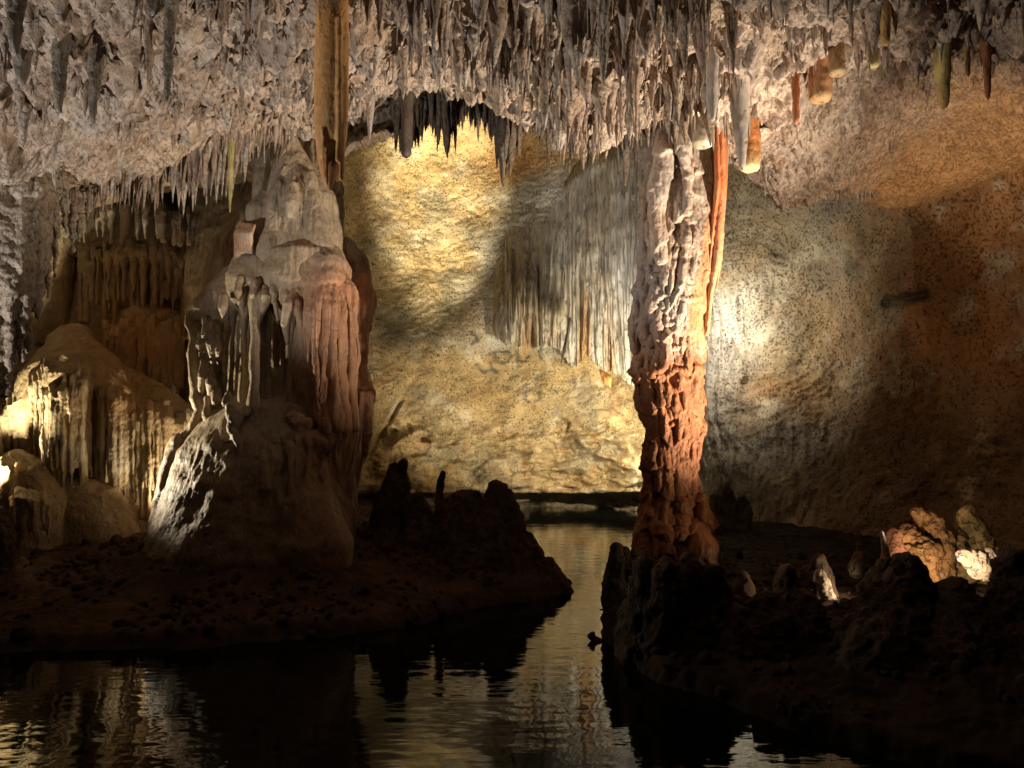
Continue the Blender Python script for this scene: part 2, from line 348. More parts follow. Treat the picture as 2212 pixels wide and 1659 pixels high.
# pits and vertical rills
pitm = 1 - .8 * white - .5 * band
D2 = .035 * pitm * np.abs(fbm(P1, [3.2, 3.2, 4.2], 3, 91)) * 2 - .16 * (white + .9 * band) * (1 - 2 * np.abs(perlin(P1 * [5.5, 5.5, .8] + 4))) * .5
P1 = at(UX, UY, D + D2)
rill = (white + band) * sm(.25, .6, 1 - np.abs(perlin(P1 * [4.2, 4.2, .5] + 4)) * 6)
al = mix(al, np.array([.20, .12, .06]), .5 * np.clip(rill, 0, 1))
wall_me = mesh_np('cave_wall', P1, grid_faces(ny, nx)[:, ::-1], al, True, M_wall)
link('cave_wall', wall_me, kind='structure')

# the pale flowstone curtain hanging on the far wall
cx0 = np.array([1030, 1045, 1060, 1075, 1110, 1150, 1185, 1205, 1222, 1235, 1262, 1290, 1320, 1345, 1372, 1400, 1440, 1500])
cyb = np.array([600, 650, 700, 728, 742, 745, 742, 748, 770, 790, 760, 790, 800, 825, 835, 845, 850, 850])
cyt = np.array([450, 450, 445, 430, 405, 400, 390, 360, 340, 320, 300, 280, 270, 260, 250, 250, 250, 250])
n1, n2 = 520, 420
a1 = np.linspace(1035, 1500, n1); bot = np.interp(a1, cx0, cyb); top = np.interp(a1, cx0, cyt)
Pz = np.c_[a1 * .05, 0 * a1, 0 * a1]
bot = bot + 5 * perlin(Pz * [3, 1, 1]) - 16 * np.abs(perlin(Pz * [8, 1, 1] + 3)) + 9 + 5 * perlin(Pz * [25, 1, 1] + 8)
T = np.linspace(0, 1, n2)[:, None]
AX = np.tile(a1, (n2, 1)); AY = top * (1 - T) + bot * T
AXs = AX + (T * 0 + (AY - 250) * .035 * sm(1180, 1400, AX))        # runs lean a little to the right as they fall
Dw = _wy(AXs / 500, AY / 500).ravel()
P = at(AXs.ravel(), AY.ravel(), Dw); tf = np.tile(T, (1, n1)).ravel(); edge = sm(0, .16, (AX.ravel() - 1035) / 465)
pro = (.02 + .55 * tf ** 1.8) * edge * sm(0, .10, tf)
fl = 1 - 2 * np.abs(perlin(np.c_[AX.ravel() * .07, AY.ravel() * .0045, 0 * Dw] + 7)); fl2 = 1 - 2 * np.abs(perlin(np.c_[AX.ravel() * .19, AY.ravel() * .012, 0 * Dw] + 2))
dd = pro + edge * tf ** .8 * (.13 * fl + .06 * fl2) * sm(0, .25, tf) + .1 * fbm(P, .9, 3, 5)
Pf = at(AXs.ravel(), AY.ravel(), Dw - dd + .55 * (1 - sm(0, .16, tf)) + .5 * (1 - sm(0, .10, (AX.ravel() - 1035) / 465)))
back = at(AXs[-1], bot - 25, _wy(AXs[-1] / 500, bot / 500) + .5)
Vf = np.r_[Pf, back]; gf = grid_faces(n2 + 1, n1)
alf = mix(np.tile(Wt, (len(Vf), 1)), np.array([.50, .42, .30]), .4 + 1.0 * fbm(Vf, .7, 4, 3))
fx = np.r_[AX.ravel(), a1]; ft = np.r_[tf, np.ones(n1)]; flr = np.r_[fl, fl[-n1:]]
st = sm(.45, .85, ft + .12 * N(Vf, 1.2, 9)); og = sm(.0, .45, perlin(np.c_[fx * .025, ft * 1.2, 0 * ft] + 11)) * st
alf = mix(alf, np.array([.46, .27, .11]), .85 * og)
alf = mix(alf, np.array([.17, .11, .06]), .8 * sm(.1, -.55, flr) * sm(.35, .7, ft) + 0)
thin = np.exp(-(polyd(fx, np.r_[AY.ravel(), bot] + 0, [(1283, 380), (1287, 520), (1300, 640), (1330, 760)]) / 1.3) ** 2) + .8 * np.exp(-(polyd(fx, np.r_[AY.ravel(), bot], [(1262, 420), (1270, 560), (1290, 700)]) / 1.3) ** 2)
alf = mix(alf, np.array([.22, .14, .08]), .7 * thin)
fo = link('flowstone_curtain', mesh_np('flowstone_curtain', Vf, gf[:, ::-1], alf, True, M_flow), label='pale grey flowstone curtain with brown vertical streaks on the far wall above the arch', category='flowstone', kind='thing')
rebase(fo, at(1250, 800, 18))
b = Blob(); b.v([(1232, 690, 17.6, 6), (1222, 745, 17.6, 8), (1212, 786, 17.6, 3)], .6, 1)
b.build('curtain_blade', .03, M_flow, alb=lambda P, n: np.tile([.16, .14, .11], (len(P), 1)), parent=fo)
b = Blob(); b.v([(1296, 800, 17.3, 4), (1312, 818, 17.3, 12), (1318, 836, 17.3, 3)], 1, .5)
b.build('curtain_blade', .03, M_flow, alb=lambda P, n: np.tile([.50, .24, .07], (len(P), 1)), parent=fo)

# ------------------------------------------------------------------ ground and water
def shore(pts):
    return np.array([at(a, b, 1.7 * F / (b - 959.4))[:2] for a, b in pts])
left_sh = shore([(-900, 1420), (0, 1396), (400, 1390), (760, 1362), (900, 1335), (1060, 1300), (1160, 1290), (1237, 1272)])
left_poly = np.r_[left_sh, shore([(1200, 1230), (1170, 1200), (1140, 1150), (1120, 1120), (900, 1096), (700, 1092)]), [(-5, 22), (-14, 22), (-14, 5)]]
right_sh = shore([(1318, 1290), (1300, 1372), (1400, 1440), (1560, 1500), (1760, 1570), (2000, 1640), (2300, 1700)])
right_poly = np.r_[right_sh, [(12, 3), (14, 18), (6, 16)], shore([(1640, 1150), (1470, 1150), (1390, 1185), (1340, 1215)])]
def sdf(X, Y, poly):
    inside = np.zeros(X.shape, bool); d = np.full(X.shape, 1e9); n = len(poly)
    for k in range(n):
        a = poly[k]; b_ = poly[(k + 1) % n]; ab = b_ - a
        t = np.clip(((X - a[0]) * ab[0] + (Y - a[1]) * ab[1]) / (ab @ ab), 0, 1)
        d = np.minimum(d, np.hypot(X - a[0] - t * ab[0], Y - a[1] - t * ab[1]))
        c = ((a[1] > Y) != (b_[1] > Y)); inside ^= c & (X < (b_[0] - a[0]) * (Y - a[1]) / (b_[1] - a[1] + 1e-12) + a[0])
    return np.where(inside, d, -d)
def ground_z(X, Y):
    sh = X.shape; X = X.ravel(); Y = Y.ravel(); P = np.c_[X, Y, 0 * X]
    w = .12 * N(P, 1.4, 3) + .07 * N(P, 5, 7) + .04 * N(P, 13, 4)
    L = sdf(X, Y, left_poly) + w; Rr = sdf(X, Y, right_poly) + w
    zl = np.where(L > 0, .10 * sm(0, .12, L) + .30 * sm(0, 3.0, L), 0.6 * np.maximum(L, -1.5))
    zr = np.where(Rr > 0, .10 * sm(0, .10, Rr) + .22 * sm(0, 1.6, Rr), 0.6 * np.maximum(Rr, -1.5))
    z = np.maximum(zl, zr)
    m = at(560, 1180, 9.2); z = z + (L > 0) * .55 * np.exp(-((X - m[0] - .25) / 1.7) ** 2 - ((Y - m[1]) / 1.2) ** 2)
    z = np.maximum(z, .84 * np.exp(-((Y - 4.65) / .2) ** 2) * sm(-4.85, -4.65, X) * sm(-3.55, -3.9, X) - .05)  # added unseen ridge, keeps the left ceiling lamp off the flowstone column
    z = z + (.09 * fbm(P, 1.3, 4, 5) + .055 * fbm(P, 4, 5, 25, True)) * sm(-.1, .3, np.maximum(L, Rr)) 
    return z.reshape(sh)
xs = np.r_[np.linspace(-14, -6, 60)[:-1], np.linspace(-6, 7, 620)[:-1], np.linspace(7, 14, 50)]; ys = np.r_[np.linspace(-5, 4, 70)[:-1], np.linspace(4, 12, 400)[:-1], np.linspace(12, 24, 130)]
GX, GY = np.meshgrid(xs, ys); GZ = ground_z(GX, GY); V = np.stack([GX, GY, GZ], -1).reshape(-1, 3)
al = mix(np.tile(np.array([.105, .058, .030]), (len(V), 1)), np.array([.06, .035, .022]), .5 + 1.4 * fbm(V, 1.5, 4, 3))
al = mix(al, np.array([.05, .04, .03]), sm(.07, .0, V[:, 2]))
al = al * (1 - .72 * sm(.6, 1.4, V[:, 0]))[:, None]  # right bank darkened in colour, standing in for its lack of light
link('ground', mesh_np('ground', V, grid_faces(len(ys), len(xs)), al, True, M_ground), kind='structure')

wm = bpy.data.materials.new('still_dark_water'); wm.use_nodes = True; nt = wm.node_tree; b_ = nt.nodes['Principled BSDF']
b_.inputs['Base Color'].default_value = (.004, .005, .004, 1); b_.inputs['Roughness'].default_value = .03; b_.inputs['IOR'].default_value = 1.33; b_.inputs['Specular IOR Level'].default_value = .5
geo = nt.nodes.new('ShaderNodeNewGeometry'); hs = None
def wadd(node_out, k):
    global hs
    m_ = nt.nodes.new('ShaderNodeMath'); m_.operation = 'MULTIPLY_ADD'; nt.links.new(node_out, m_.inputs[0]); m_.inputs[1].default_value = k
    if hs is None: m_.inputs[2].default_value = 0
    else: nt.links.new(hs, m_.inputs[2])
    hs = m_.outputs[0]
for sc, sca, k in ((2.2, (.8, 1.6, 1), 1.0), (7., (.6, 1.8, 1), .32), (22., (.5, 1.6, 1), .05)):
    mp = nt.nodes.new('ShaderNodeMapping'); mp.inputs['Scale'].default_value = sca; nt.links.new(geo.outputs['Position'], mp.inputs[0])
    n_ = nt.nodes.new('ShaderNodeTexNoise'); n_.inputs['Scale'].default_value = sc; n_.inputs['Detail'].default_value = 2; nt.links.new(mp.outputs[0], n_.inputs['Vector']); wadd(n_.outputs['Fac'], k)
# rings where drips fall
for (vx, vy, k, sc) in ((38, 1592, .06, 20.), (820, 1640, .05, 16.), (1150, 1490, .05, 16.)):
    c = at(vx, vy, 1.7 * F / (vy - 959.4)); mp = nt.nodes.new('ShaderNodeMapping'); mp.inputs['Location'].default_value = (-c[0], -c[1], 0); nt.links.new(geo.outputs['Position'], mp.inputs[0])
    ln_ = nt.nodes.new('ShaderNodeVectorMath'); ln_.operation = 'LENGTH'; nt.links.new(mp.outputs[0], ln_.inputs[0])
    s1 = nt.nodes.new('ShaderNodeMath'); s1.operation = 'MULTIPLY'; nt.links.new(ln_.outputs['Value'], s1.inputs[0]); s1.inputs[1].default_value = sc * 6.28 / 2.2
    s2 = nt.nodes.new('ShaderNodeMath'); s2.operation = 'SINE'; nt.links.new(s1.outputs[0], s2.inputs[0])
    fo_ = nt.nodes.new('ShaderNodeMapRange'); nt.links.new(ln_.outputs['Value'], fo_.inputs['Value'])
    for kk, vv in zip(('From Min', 'From Max', 'To Min', 'To Max'), (0, 1.2, 1, 0)): fo_.inputs[kk].default_value = vv
    s3 = nt.nodes.new('ShaderNodeMath'); s3.operation = 'MULTIPLY'; nt.links.new(s2.outputs[0], s3.inputs[0]); nt.links.new(fo_.outputs[0], s3.inputs[1]); wadd(s3.outputs[0], k)
bp = nt.nodes.new('ShaderNodeBump'); bp.inputs['Strength'].default_value = .27; bp.inputs['Distance'].default_value = .02; nt.links.new(hs, bp.inputs['Height']); nt.links.new(bp.outputs[0], b_.inputs['Normal'])
Vw = np.array([(-14, -5, 0), (14, -5, 0), (14, 24, 0), (-14, 24, 0)], float)
link('water', mesh_np('water', Vw, np.array([[0, 1, 2, 3]]), None, False, wm), kind='structure')

# ------------------------------------------------------------------ flowstone mass on the left (two storeys high)
MA = np.array([.45, .335, .215]); MB = np.array([.50, .25, .14]); MC = np.array([.36, .30, .23])
def massif_alb(P, n):
    vx, vy = proj(P)
    a = mix(np.tile(MA, (len(P), 1)), MC, .5 + 1.3 * fbm(P, 1.3, 4, 3))
    a = mix(a, np.array([.52, .22, .11]), .5 * sm(640, 700, vx) * sm(560, 620, vy)); a = mix(a, MB, sm(520, 600, vy) * sm(600, 690, vx + 30 * N(P, 3, 2)) * (.45 + .9 * np.abs(fbm(P, [7, 7, 1.2], 3, 9))))
    a = mix(a, np.array([.20, .12, .07]), .8 * sm(880, 1120, vy + 60 * N(P, 1.5, 8)))  # shade over the lower base put into the colour
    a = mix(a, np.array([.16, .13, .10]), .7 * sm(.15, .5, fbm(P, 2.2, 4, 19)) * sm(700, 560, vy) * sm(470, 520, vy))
    return a
def massif_disp(P, n):
    vx, vy = proj(P)
    f = sm(600, 640, vx) * sm(600, 650, vy) * sm(1050, 930, vy)
    side = 1 - np.abs(n[:, 2])
    fl = 1 - 2 * np.abs(perlin(P * [10, 10, .7] + 3)); fl2 = 1 - 2 * np.abs(perlin(P * [22, 22, 1.6] + 5))
    d = side * (f * (.045 * fl + .018 * fl2) + (1 - f) * .014 * fl * sm(600, 700, vy) * sm(1150, 950, vy))
    return d + .05 * fbm(P, 1.8, 3, 4) + .010 * (1 - 2 * np.abs(perlin(P * [16, 16, 2] + 1))) * sm(640, 540, vy) + .013 * fbm(P, 7, 4, 6) + .004 * fbm(P, 30, 2, 6)
mass = empty('flowstone_column', at(560, 1200, 9), kind='thing', label='huge fluted flowstone column with a colonnade niche, standing left of the channel', category='flowstone column')
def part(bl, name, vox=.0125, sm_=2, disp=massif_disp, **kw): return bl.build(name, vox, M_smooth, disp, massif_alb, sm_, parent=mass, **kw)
# the spire under the ceiling
ms = Blob()
ms.v([(632, 180, 9, 30), (625, 250, 9, 14), (624, 285, 9, 16), (628, 330, 9, 32), (636, 390, 9, 56), (650, 440, 9, 80), (655, 500, 9, 84), (655, 560, 9.0, 88)], 1, .8, 24)
ms.v([(672, 285, 9.3, 16), (690, 360, 9.3, 34), (700, 450, 9.3, 38), (700, 560, 9.3, 44)], 1, 1)
ms.v([(733, 395, 9.25, 7), (734, 440, 9.2, 9), (733, 520, 9.2, 9)]); ms.v([(735, 398, 9.15, 9), (736, 415, 9.15, 10)])
ms.v([(612, 360, 8.8, 8), (603, 400, 8.72, 12), (590, 440, 8.7, 14), (584, 470, 8.7, 8)], 1, 1); ms.v([(632, 400, 8.66, 12), (630, 440, 8.58, 15), (626, 462, 8.58, 9)], 1, 1)
ms.v([(600, 452, 8.72, 12), (590, 495, 8.72, 20), (580, 545, 8.72, 26)], 1, .7)
ms.v([(570, 420, 8.95, 14), (556, 450, 8.9, 22), (552, 490, 8.9, 26), (560, 540, 8.9, 34)], 1, .8)
ms.v([(668, 380, 8.8, 12), (680, 450, 8.75, 22), (690, 540, 8.7, 30)], 1, .9)
part(ms, 'spire', .0125, 16)
# wall ribs left of the spire
ms = Blob()
ms.v([(604, 236, 9.6, 22), (590, 290, 9.5, 14), (572, 350, 9.4, 12), (566, 420, 9.4, 18)], 1, 1); ms.v([(556, 300, 9.5, 8), (556, 350, 9.4, 9), (552, 430, 9.4, 9), (548, 480, 9.4, 12)])
ms.v([(508, 405, 9.3, 3), (514, 430, 9.25, 6), (521, 460, 9.2, 8), (530, 490, 9.2, 12)])
part(ms, 'rib')
# shoulder caps
ms = Blob()
ms.v([(672, 548, 9, 66), (668, 575, 8.9, 96), (660, 600, 8.9, 98), (655, 632, 8.98, 90)], 1, .85, 26)
ms.v([(570, 548, 9, 30), (552, 575, 8.9, 50), (545, 605, 8.88, 58), (540, 635, 8.95, 52)], 1, .85)
ms.v([(700, 545, 8.72, 18), (705, 570, 8.6, 34), (706, 600, 8.55, 40)], 1, .8)
ms.v([(505, 605, 9, 34), (485, 640, 9, 44), (462, 680, 9, 40)], 1, .8); ms.v([(452, 636, 8.95, 18), (428, 668, 8.9, 23), (412, 690, 8.9, 12)], 1, .8)
for x_, y_, r_ in [(515, 632, 9), (548, 640, 11), (590, 634, 9), (618, 640, 10), (648, 630, 12), (480, 668, 10)]: ms.v([(x_ + 4, y_ - 26, 8.62, r_), (x_, y_, 8.56, r_), (x_, y_ + 20, 8.6, r_ * .4)], 1, 1, 10)
part(ms, 'shoulder', .0125, 8)
# recess behind the colonnade
ms = Blob(); ms.v([(600, 600, 9.72, 165), (600, 760, 9.72, 160), (600, 920, 9.7, 165)], 1, .42, 24); part(ms, 'niche_wall', .016)
# right drapery
ms = Blob()
ms.v([(708, 596, 8.8, 40), (710, 625, 8.72, 58), (704, 690, 8.72, 60), (700, 800, 8.72, 58), (708, 870, 8.72, 54), (722, 930, 8.72, 54), (728, 1010, 8.78, 44), (725, 1100, 8.85, 30)], 1, .9, 26)
for k in range(30):
    x0 = 652 + 112 * ((k + .5) / 30) + random.uniform(-2, 2); y0 = 600 + 20 * abs(x0 - 705) / 50 + random.uniform(0, 30); L = random.uniform(150, 330)
    fan = (x0 - 707); Yf = 8.70 - .30 * math.sqrt(max(0, 1 - (fan / 62) ** 2)); w_ = random.uniform(3.6, 6.5)
    ms.v([(x0 - fan * .35, y0, Yf + .03, w_ * .8), (x0 - fan * .1, y0 + 50, Yf, w_), (x0 - fan * .06 + random.uniform(-4, 4), y0 + L * .6, Yf, w_), (x0 + 8 * (L > 250), y0 + L, Yf + .03, w_ * .6)], 1, 1, 8)
part(ms, 'fluted_drapery', .011, 1)
# far right column
ms = Blob()
ms.v([(748, 530, 9.3, 16), (772, 566, 9.35, 22), (780, 600, 9.35, 22), (786, 660, 9.35, 19), (770, 740, 9.35, 18), (766, 790, 9.3, 20), (776, 845, 9.25, 28), (774, 905, 9.25, 22), (766, 980, 9.2, 20), (750, 1060, 9.2, 20), (745, 1160, 9.2, 24)], 1, 1.2)
for k in range(8): x = 762 + 4.5 * k; ms.v([(x, 590, 9.2, 3), (x + 2, 660, 9.16, 4), (x - 8, 760, 9.18, 3)], 1, 1, 8); ms.v([(x, 850, 9.0, 3), (x - 2, 900, 8.98, 4.5), (x - 6, 980, 9.05, 3)], 1, 1, 8)
part(ms, 'side_column', .0125, 1)
# colonnade
ms = Blob()
for (x, y0, y1, r, Y) in [(500, 650, 872, 5, 8.85), (512, 700, 874, 4.5, 8.68), (523, 640, 875, 6.5, 8.62), (534, 690, 876, 4.5, 8.64), (549, 648, 880, 11, 8.54), (566, 660, 874, 5, 8.70), (579, 640, 872, 7, 8.72), (611, 700, 874, 5, 8.9), (630, 650, 874, 9, 8.70), (645, 700, 880, 9, 8.72), (486, 700, 864, 5, 8.85), (474, 760, 884, 5, 8.85), (444, 800, 900, 6, 8.85)]:
    n = 9; L = []
    for k in range(n):
        t = k / (n - 1); L.append((x + random.uniform(-2, 2) + (9 * (1 - t) ** 3 if x < 560 else 0), y0 + (y1 - y0) * t, Y + .12 * (1 - t) ** 3, r * (random.uniform(.75, 1.15) + 1.3 * (1 - t) ** 6 + .7 * t ** 9)))
    ms.v(L, 1, 1, 10)
ms.v([(572, 620, 8.66, 7), (577, 642, 8.56, 13), (566, 670, 8.60, 9), (560, 690, 8.64, 7)], 1, 1); ms.v([(592, 640, 8.60, 6), (600, 690, 8.62, 4)])
ms.v([(644, 620, 8.58, 9), (624, 660, 8.46, 14), (617, 700, 8.48, 11), (621, 742, 8.56, 4)]); ms.v([(642, 655, 8.5, 10), (652, 720, 8.46, 7), (656, 800, 8.48, 6), (655, 856, 8.58, 3)])
ms.v([(530, 625, 8.68, 6), (520, 652, 8.62, 9), (526, 690, 8.70, 4)])
part(ms, 'colonnade', .0085, 1, lambda P, n: .006 * fbm(P, 12, 3, 1))
# left flank with its thin wavy edge
ms = Blob()
ms.v([(432, 655, 8.95, 6), (408, 682, 8.92, 9), (411, 705, 8.92, 12), (419, 735, 8.92, 10), (416, 765, 8.92, 12), (420, 800, 8.92, 10), (428, 830, 8.92, 11), (432, 862, 8.92, 15), (436, 890, 8.92, 11), (424, 925, 8.92, 15), (400, 960, 8.92, 22)], 1, 1.6)
ms.v([(456, 690, 9.0, 34), (458, 760, 9.05, 28), (462, 830, 9.05, 28), (460, 900, 9, 32), (450, 960, 9, 52)], 1, .8)
for (x, y0, y1, r) in [(440, 690, 760, 11), (457, 700, 790, 12), (436, 780, 850, 8), (455, 800, 860, 11), (474, 720, 800, 8), (468, 830, 900, 9), (448, 860, 940, 8), (483, 760, 850, 6), (430, 720, 770, 6)]:
    ms.v([(x, y0, 8.8, r * .8), (x + random.uniform(-3, 3), (y0 + y1) / 2, 8.7, r), (x, y1, 8.82, r * .4)], 1, 1, 10)
part(ms, 'flank', .0105, 1)
# base
ms = Blob()
ms.v([(610, 895, 9.2, 110), (600, 930, 9.1, 150), (585, 985, 9.0, 178), (570, 1060, 8.95, 200), (556, 1140, 8.9, 212), (548, 1190, 8.85, 226), (552, 1235, 8.9, 250), (556, 1290, 8.95, 270)], 1, .75, 40)
ms.v([(470, 1000, 8.7, 40), (450, 1080, 8.6, 60), (450, 1180, 8.5, 80)], 1, .7); ms.v([(640, 1010, 8.6, 50), (650, 1090, 8.45, 80), (660, 1190, 8.35, 100)], 1, .7, 20)
ms.v([(500, 878, 8.85, 14), (512, 898, 8.66, 22), (560, 893, 8.64, 20), (620, 890, 8.62, 20), (655, 900, 8.62, 22), (690, 905, 8.66, 22)], 1, .8)
ms.v([(640, 900, 8.5, 16), (652, 912, 8.45, 20), (655, 935, 8.5, 16)])
ms.v([(500, 955, 8.55, 34), (600, 950, 8.48, 40), (690, 955, 8.55, 38)], .8, .8)
ms.v([(395, 960, 8.9, 20), (372, 1020, 8.85, 24), (358, 1090, 8.8, 26), (350, 1160, 8.8, 30), (335, 1220, 8.75, 40)], 1, 1.3)
for q in [(384, 955, 7), (366, 1000, 7), (356, 1020, 6), (352, 1030, 5)]: ms.v([(q[0], q[1] - 8, 8.8, 4), (q[0] - 3, q[1], 8.78, q[2]), (q[0] + 2, q[1] + 12, 8.8, 4)])
for k in range(9):
    x0 = 440 + k * 32 + random.uniform(-6, 6); y0 = 975 + random.uniform(-20, 70); u_ = (x0 - 572) / 200; Yb = 8.95 - .76 * math.sqrt(max(0, 1 - u_ * u_))
    ms.v([(x0, y0, Yb + .1, 6), (x0 + random.uniform(-4, 4), y0 + 80, Yb - .02, random.uniform(7, 13)), (x0 + random.uniform(-8, 8), y0 + random.uniform(150, 230), Yb, 7)], 1, .8, 8)
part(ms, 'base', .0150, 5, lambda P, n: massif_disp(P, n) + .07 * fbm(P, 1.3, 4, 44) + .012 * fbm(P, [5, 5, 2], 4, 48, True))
# knobbly pale ridge on its front
b = Blob()
b.v([(505, 860, 8.4, 6), (497, 880, 8.32, 12), (506, 905, 8.3, 14), (500, 930, 8.3, 12), (515, 955, 8.28, 9), (522, 985, 8.28, 7), (515, 1005, 8.28, 9), (528, 1020, 8.26, 8), (526, 1045, 8.28, 7), (510, 1060, 8.3, 6)])
b.v([(492, 850, 8.38, 7), (488, 870, 8.36, 9)]); b.v([(530, 888, 8.4, 12), (515, 895, 8.34, 12), (500, 950, 8.30, 6), (486, 955, 8.32, 4)])
b.build('knobbly_ridge', .010, M_smooth, lambda P, n: .03 * fbm(P, 9, 3, 1) + .006 * fbm(P, 30, 2), lambda P, n: mix(np.tile([.46, .38, .28], (len(P), 1)), np.array([.3, .25, .2]), .5 + fbm(P, 6, 3)), 2, parent=mass, label='pale knobbly ridge running down the dark base')
# small orange drapery on its upper left
b = Blob()
for k in range(7):
    x = 509 + 5.5 * k; b.v([(x + 8, 476 + random.uniform(0, 8) + k, 8.8 - .02 * k, 4), (x, 505, 8.72 - .02 * k, 4.6), (x + 1, 545, 8.72 - .01 * k, 4.4), (x + 1, 560 + 22 * (k < 3) - 4 * k, 8.8, 3)], 1, 1.5, 8)
b.build('drapery', .010, M_smooth, lambda P, n: .006 * fbm(P, 14, 3), lambda P, n: mix(np.tile([.56, .30, .16], (len(P), 1)), np.array([.6, .5, .4]), .4 + fbm(P, 8, 3)), 1, parent=mass, label='small pleated orange drapery')

# ------------------------------------------------------------------ pillar on the right
pl = [(260, 1404, 1560), (322, 1392, 1556), (420, 1384, 1553), (530, 1388, 1551), (603, 1378, 1536), (687, 1366, 1520), (749, 1371, 1518), (793, 1362, 1517), (858, 1376, 1518), (931, 1397, 1515), (986, 1390, 1507), (1059, 1394, 1506), (1113, 1386, 1518), (1139, 1380, 1526), (1179, 1380, 1546), (1260, 1360, 1560), (1380, 1350, 1580)]
ply = np.array([p[0] for p in pl]); plL = np.array([p[1] for p in pl]); plR = np.array([p[2] for p in pl])
PY = 7.9
pb = Blob()
pb.v([((l + r) / 2, y, PY, (r - l) / 2 * .97) for y, l, r in [(180, 1404, 1550)] + pl], 1, .8, 28)
rp = random.Random(5)
def pillar_pt(vy, th, push=1.0):
    l = np.interp(vy, ply, plL); r = np.interp(vy, ply, plR); c = (l + r) / 2; h = (r - l) / 2 * push
    return c + h * math.cos(th), PY + h * PY / F * .8 * math.sin(th)
def drip(y0, L, th, r, push=.96, slant=0):
    pts = []
    for k in range(5):
        t = k / 4; vy = y0 + L * t; x, Y = pillar_pt(vy, th + slant * t, push - .06 * (k == 0)); pts.append((x + rp.uniform(-1.5, 1.5), vy, Y, r * (1.0 if k < 4 else .75) * rp.uniform(.8, 1.15) * (.7 if k == 0 else 1)))
    pb.v(pts, 1, 1, 8)
y = 300
while y < 1130:
    tier = rp.uniform(38, 70); n = rp.randint(15, 20)
    for k in range(n):
        th = -math.pi + math.pi * (k + rp.random()) / n if rp.random() < .86 else rp.uniform(0, math.pi)
        if rp.random() < .2: continue
        big = (560 < y < 800)
        drip(y + rp.uniform(-22, 22), rp.uniform(40, 105) * (.8 if big else 1.15), th, rp.uniform(4.5, 9.5), rp.uniform(.93, 1.02))
    y += tier
# overhanging caps
for (vy, a0, a1, r) in [(590, -2.4, -1.2, 8), (640, -2.2, -.9, 9), (688, -2.9, -1.3, 8), (745, -2.0, -.6, 9), (795, -1.9, -.2, 11), (800, -3.0, -2.0, 10), (905, -1.6, -.3, 8), (1000, -1.5, -.5, 8), (560, -1.0, -.3, 7), (1068, -.6, .0, 9)]:
    P_ = []
    for k in range(8):
        th = a0 + (a1 - a0) * k / 7; x, Y = pillar_pt(vy, th, .96); P_.append((x, vy + rp.uniform(-8, 8) + 10 * abs(k - 3.5) / 3.5, Y, r * rp.uniform(.7, 1.2)))
    pb.v(P_, 1, 1, 8)
pb.v([(1372, 700, 7.8, 9), (1366, 720, 7.78, 9), (1372, 760, 7.78, 8)]); pb.v([(1500, 1150, 7.7, 30), (1520, 1180, 7.6, 32), (1515, 1260, 7.6, 34)])
pb.v([(1515, 1075, 7.75, 10), (1520, 1100, 7.7, 13), (1530, 1140, 7.7, 20)]); pb.v([(1400, 1120, 7.8, 16), (1388, 1150, 7.75, 16), (1390, 1200, 7.7, 22)])
pq = Blob()
pq.v([(1432, 285, 7.62, 12), (1436, 330, 7.5, 22), (1424, 400, 7.52, 22), (1418, 460, 7.56, 18), (1428, 560, 7.58, 14)], 1, .8)      # pale rounded buttress
pq.v([(1478, 240, 7.5, 16), (1476, 290, 7.4, 18), (1478, 340, 7.42, 13), (1486, 372, 7.48, 8), (1484, 460, 7.55, 7)])
for k in range(40):
    a = rp.uniform(-3.3, .2); vy = rp.uniform(1090, 1260); x, Y = pillar_pt(vy, a, .95); pb.ball(at(x, vy, Y), rp.uniform(.03, .09) * np.array([1, 1, 1.2]), 8)
def pillar_alb(P, n):
    vx, vy = proj(P); w = 25 * N(P, 3, 2) + 10 * N(P, 9, 4)
    a = mix(np.tile([.49, .42, .365], (len(P), 1)), np.array([.46, .33, .24]), .45 + 1.2 * fbm(P, 2, 4, 3))
    a = mix(a, np.array([.55, .30, .19]), .75 * sm(640, 780, vy + w))
    a = mix(a, np.array([.33, .118, .042]), .93 * sm(760, 800, vy + w * .6 + .25 * (vx - 1450)))
    a = mix(a, np.array([.40, .19, .07]), .5 * sm(0, .4, fbm(P, 4, 3, 7)) * sm(1000, 1060, vy))
    a = mix(a, np.array([.60, .27, .10]), .8 * sm(1512, 1530, vx + .18 * (vy - 500) + w * .3) * sm(790, 700, vy))
    a = mix(a, np.array([.16, .07, .04]), .8 * sm(1165, 1215, vy + w * .6))  # unlit foot of the column painted darker
    return a
pil = empty('limestone_column', at(1450, 1250, PY), kind='thing', label='tall dripping column, white above and rust red below, standing right of the channel', category='limestone column')
def ledge(P):
    f = (P[:, 2] * 2.9 + .9 * N(P, [2.2, 2.2, .6], 3) + .35 * N(P, [9, 9, 2], 7)) % 1.0
    return .030 * (1 - f) ** 1.6 * sm(0, .10, f)
pdisp = lambda P, n: ledge(P) * (1 - np.abs(n[:, 2])) + .012 * fbm(P, 6, 3, 4) + .010 * (1 - 2 * np.abs(perlin(P * [26, 26, 4]))) * (1 - np.abs(n[:, 2])) + .005 * fbm(P, 28, 2)
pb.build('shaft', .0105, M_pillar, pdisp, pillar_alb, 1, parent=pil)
pq.build('buttress', .0105, M_pillar, pdisp, pillar_alb, 1, parent=pil, label='pale rounded ribs leaning on the top of the shaft')
b = Blob()
b.v([(1566, 250, 7.75, 6), (1565, 330, 7.72, 7), (1562, 400, 7.72, 8), (1558, 470, 7.75, 7), (1556, 560, 7.8, 4), (1546, 625, 7.85, 3)], 1, 2.4)
